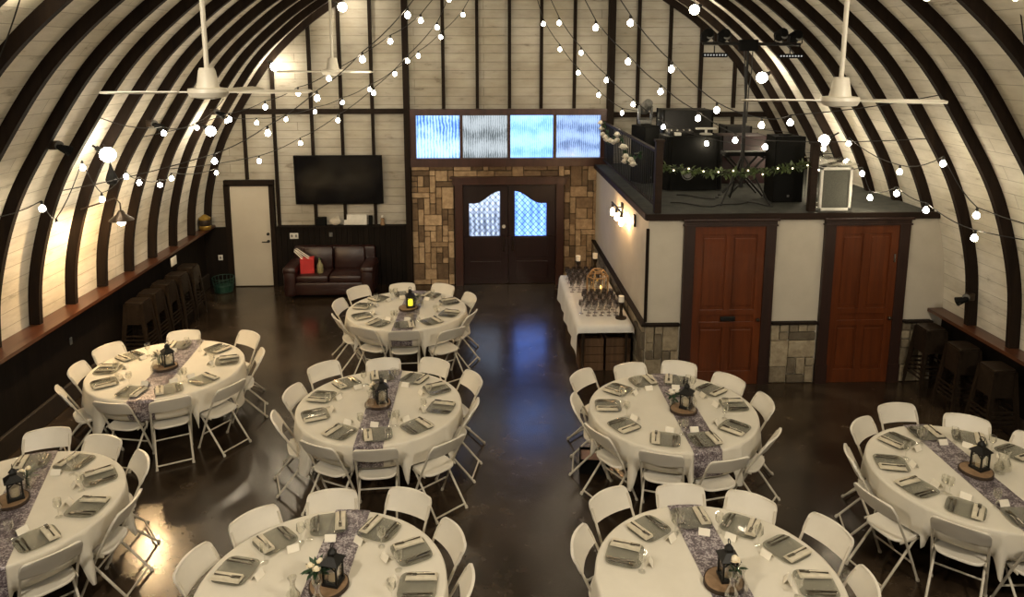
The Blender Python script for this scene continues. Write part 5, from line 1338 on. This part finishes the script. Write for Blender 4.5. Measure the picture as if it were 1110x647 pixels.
# ------------------------------------------------------------------ centrepieces
def make_lantern(label, glow):
    t = thing('table_lantern', label, 'lantern', (0, 0, 0), 0, 'black table lanterns')
    bm = new(); add_box(bm, (0, 0, 0.012), (0.13, 0.13, 0.024), bev=0.004); obj('base', bm, 'black', t)
    bm = new(); s = 0.052
    for sx in (-1, 1):
        for sy in (-1, 1): add_box(bm, (sx * s, sy * s, 0.10), (0.013, 0.013, 0.16))
    for k in range(4):
        m = Matrix.Rotation(k * PI / 2, 3, 'Z')
        c = m @ Vector((0, -s, 0.17)); add_box(bm, c, (0.10, 0.010, 0.02), m)
        # pointed arch bars on each side
        for q in (-1, 1):
            a = m @ Vector((q * 0.045, -s, 0.13)); b = m @ Vector((0, -s, 0.168)); add_tube(bm, [a, b], 0.005, 4)
    obj('frame', bm, 'black', t, smooth=False)
    bm = new()
    for k in range(4):
        m = Matrix.Rotation(k * PI / 2, 3, 'Z'); add_box(bm, m @ Vector((0, -s + 0.008, 0.095)), (0.094, 0.002, 0.14), m)
    obj('glass_pane', bm, 'glass', t, smooth=False)
    bm = new()
    for sc_, z in ((1, 0),):
        V = [bm.verts.new((x, y, 0.18)) for x, y in ((-0.075, -0.075), (0.075, -0.075), (0.075, 0.075), (-0.075, 0.075))]
        U = [bm.verts.new((x, y, 0.225)) for x, y in ((-0.028, -0.028), (0.028, -0.028), (0.028, 0.028), (-0.028, 0.028))]
        bm.faces.new(V[::-1]); bm.faces.new(U)
        for i in range(4): bm.faces.new((V[i], V[(i + 1) % 4], U[(i + 1) % 4], U[i]))
    add_box(bm, (0, 0, 0.238), (0.05, 0.05, 0.03)); add_lathe(bm, [(0.035, 0.253), (0.018, 0.275), (0.006, 0.285)], n=10)
    obj('roof', bm, 'black', t, smooth=False)
    bm = new(); add_tube(bm, [(0.022 * math.cos(a * PI / 8), 0, 0.30 + 0.022 * math.sin(a * PI / 8)) for a in range(16)], 0.004, 5, closed=True); obj('ring_handle', bm, 'black', t)
    bm = new(); add_lathe(bm, [(0.036, 0.025), (0.036, 0.115 if glow else 0.105), (0.01, 0.11)], n=14); obj('candle', bm, 'yellowglow' if glow else 'wax', t)
    register(t); return t
def make_slice():
    t = thing('wood_slice', 'wood slice', 'wood slice', (0, 0, 0), 0, 'wood slice stands')
    rnd = random.Random(2); n = 36
    rr = [1 + 0.035 * math.sin(k * 2 * PI / n * 3 + 1) + 0.012 * rnd.random() for k in range(n)]
    bm = new(); A = [bm.verts.new((0.148 * rr[k] * math.cos(2 * PI * k / n), 0.148 * rr[k] * math.sin(2 * PI * k / n), 0)) for k in range(n)]
    B = [bm.verts.new((v.co.x * 0.99, v.co.y * 0.99, 0.026)) for v in A]; Cc = [bm.verts.new((v.co.x * 0.92, v.co.y * 0.92, 0.026)) for v in A]; D = [bm.verts.new((v.co.x * 0.92, v.co.y * 0.92, 0.002)) for v in A]
    for P_, Q in ((A, B), (B, Cc), (Cc, D), (D, A)):
        for k in range(n): bm.faces.new((P_[k], P_[(k + 1) % n], Q[(k + 1) % n], Q[k]))
    obj('bark', bm, 'bark', t)
    bm = new(); add_prism(bm, [(0.137 * rr[k] * math.cos(2 * PI * k / n), 0.137 * rr[k] * math.sin(2 * PI * k / n)) for k in range(n)], 'z', 0.0, 0.028); obj('cut_face', bm, 'slice', t, smooth=False)
    register(t); return t
def make_carafe():
    t = thing('glass_carafe', 'carafe', 'carafe', (0, 0, 0), 0, 'clear glass carafes')
    bm = new(); add_lathe(bm, [(0.0, 0.004), (0.045, 0.0), (0.052, 0.02), (0.05, 0.07), (0.022, 0.12), (0.018, 0.16), (0.034, 0.205), (0.032, 0.205), (0.015, 0.16), (0.019, 0.12), (0.047, 0.07), (0.048, 0.02), (0, 0.01)], n=18, cap=False); obj('carafe_body', bm, 'glass', t)
    register(t); return t
def make_posy(kind, label, seed):
    t = thing('flower_jar', label, 'flower arrangement', (0, 0, 0), 0, 'flower jars')
    bm = new(); add_lathe(bm, [(0, 0.004), (0.034, 0), (0.036, 0.02), (0.036, 0.085), (0.028, 0.10), (0.03, 0.115), (0.027, 0.115), (0.025, 0.10), (0.033, 0.085), (0.033, 0.02), (0, 0.01)], n=16, cap=False); obj('jar', bm, 'glass', t)
    rnd = random.Random(seed)
    bm = new()
    for k in range(5): add_tube(bm, [(rnd.uniform(-.02, .02), rnd.uniform(-.02, .02), 0.01), (rnd.uniform(-.02, .02), rnd.uniform(-.02, .02), 0.11), (rnd.uniform(-.05, .05), rnd.uniform(-.05, .05), 0.17)], 0.003, 5)
    obj('stems', bm, 'leaf', t)
    nl, nr, mat = {'leafy': (34, 3, 'leaf'), 'single': (5, 1, 'leaf'), 'white': (14, 4, 'leaf'), 'pale': (30, 1, 'palefoliage'), 'sprig': (16, 2, 'palefoliage')}[kind]
    bm = new()
    for k in range(nl):
        a = rnd.uniform(0, 6.28); leaf_bm(bm, (0.02 * math.cos(a), 0.02 * math.sin(a), 0.10 + 0.05 * rnd.random()), (math.cos(a), math.sin(a), rnd.uniform(-.3, 1.5 if kind in ('pale', 'sprig') else .9)), rnd.uniform(0.05, 0.10), 0.032)
    obj('leaves', bm, mat, t)
    for k in range(nr):
        a = k * 2.2 + seed; d = 0.0 if nr == 1 else 0.042
        bm = new(); rose_bm(bm, (d * math.cos(a), d * math.sin(a), (0.20 if kind == 'single' else 0.17) + 0.012 * (k % 2)), 0.066 if kind == 'single' else 0.048, seed * 7 + k); obj('flower', bm, 'rose' if kind in ('single', 'leafy', 'sprig') else 'whiterose', t)
    return t
ZT = TZ + 0.0165
LA = None; SL = make_slice(); CA = make_carafe(); sl_used = ca_used = False
CENT = [ # slice offset, posy kind and offset, carafe offsets
    ((0.02, 0.0), 'pale', (0.12, 0.16), [(0.20, 0.13)]), ((-0.01, -0.02), 'sprig', (-0.07, 0.06), [(0.05, -0.11), (-0.09, -0.10)]), ((-0.02, -0.01), 'sprig', (-0.09, 0.0), [(-0.10, -0.11)]),
    ((0.11, -0.05), 'white', (0.02, 0.06), [(0.18, -0.10), (0.24, 0.05)]), ((0.05, -0.03), 'leafy', (-0.03, -0.05), [(0.02, -0.24), (-0.17, -0.18)]), ((0.02, -0.06), 'single', (0.085, -0.10), [(0.02, -0.24), (0.12, -0.16)]),
    ((0.03, 0.0), 'sprig', (0.13, 0.12), [(0.24, -0.02), (0.33, 0.02)]), ((0.0, 0.05), 'sprig', (0.02, 0.27), [(-0.02, -0.12)])]
PW = {'pale': 'jar of silvery foliage', 'sprig': 'jar with cream roses and pale sprigs', 'white': 'jar of white roses', 'leafy': 'jar of cream roses with dark green leaves', 'single': 'jar holding one open cream rose'}
for ti, ((tx, ty), tname, rang, rsh, chs) in enumerate(TABLES):
    (sx, sy), kind, (fx, fy), cs = CENT[ti]
    c = (tx + sx, ty + sy, ZT)
    if not sl_used: SL.location = c; SL['label'] = 'round wood slice with bark under the lantern on ' + tname; sl_used = True
    else: dup(SL, c, ti * 1.1, 'round wood slice with bark under the lantern on ' + tname, 'wood slice stands')
    lp = (c[0] + 0.035, c[1] + 0.015, ZT + 0.0285)
    if ti == 0:
        lt = make_lantern('black table lantern glowing yellow on the round table by the stone', True); lt.location = lp; lt.rotation_euler = (0, 0, 0.2)
    elif LA is None:
        LA = make_lantern('unlit black lantern on its wood slice on ' + tname, False); LA.location = lp; LA.rotation_euler = (0, 0, 0.35)
    else: dup(LA, lp, 0.1 + ti * 0.3, 'unlit black lantern on its wood slice on ' + tname, 'black table lanterns')
    on = math.hypot(fx - sx, fy - sy) < 0.125
    po = make_posy(kind, '%s on %s' % (PW[kind], tname), ti + 1); po.location = (tx + fx, ty + fy, ZT + (0.0285 if on else 0))
    for q, (cx_, cy_) in enumerate(cs):
        l = 'clear glass carafe %s on %s' % (('beside the wood slice', 'farther from the lantern')[q], tname)
        p = (tx + cx_, ty + cy_, ZT)
        if not ca_used: CA.location = p; CA['label'] = l; ca_used = True
        else: dup(CA, p, 0, l, 'clear glass carafes')
# tilted tin leaning on the floor beside the loft-door table
t = thing('tote_box', 'dark open box lined in pink on the floor under a chair beside the aisle', 'box', (1.238, 7.723, 0), math.radians(263))
bm = new()
for sx in (-1, 1): add_box(bm, (sx * 0.135, 0, 0.085), (0.012, 0.34, 0.17)); add_box(bm, (0, sx * 0.165, 0.085), (0.27, 0.012, 0.17))
add_box(bm, (0, 0, 0.008), (0.27, 0.34, 0.016)); obj('box_body', bm, 'matblack', t, smooth=False)
bm = new(); add_box(bm, (0, 0, 0.135), (0.255, 0.32, 0.02), bev=0.005); obj('contents', bm, plain('pink_paper', (0.42, 0.25, 0.19), 0.7), t)
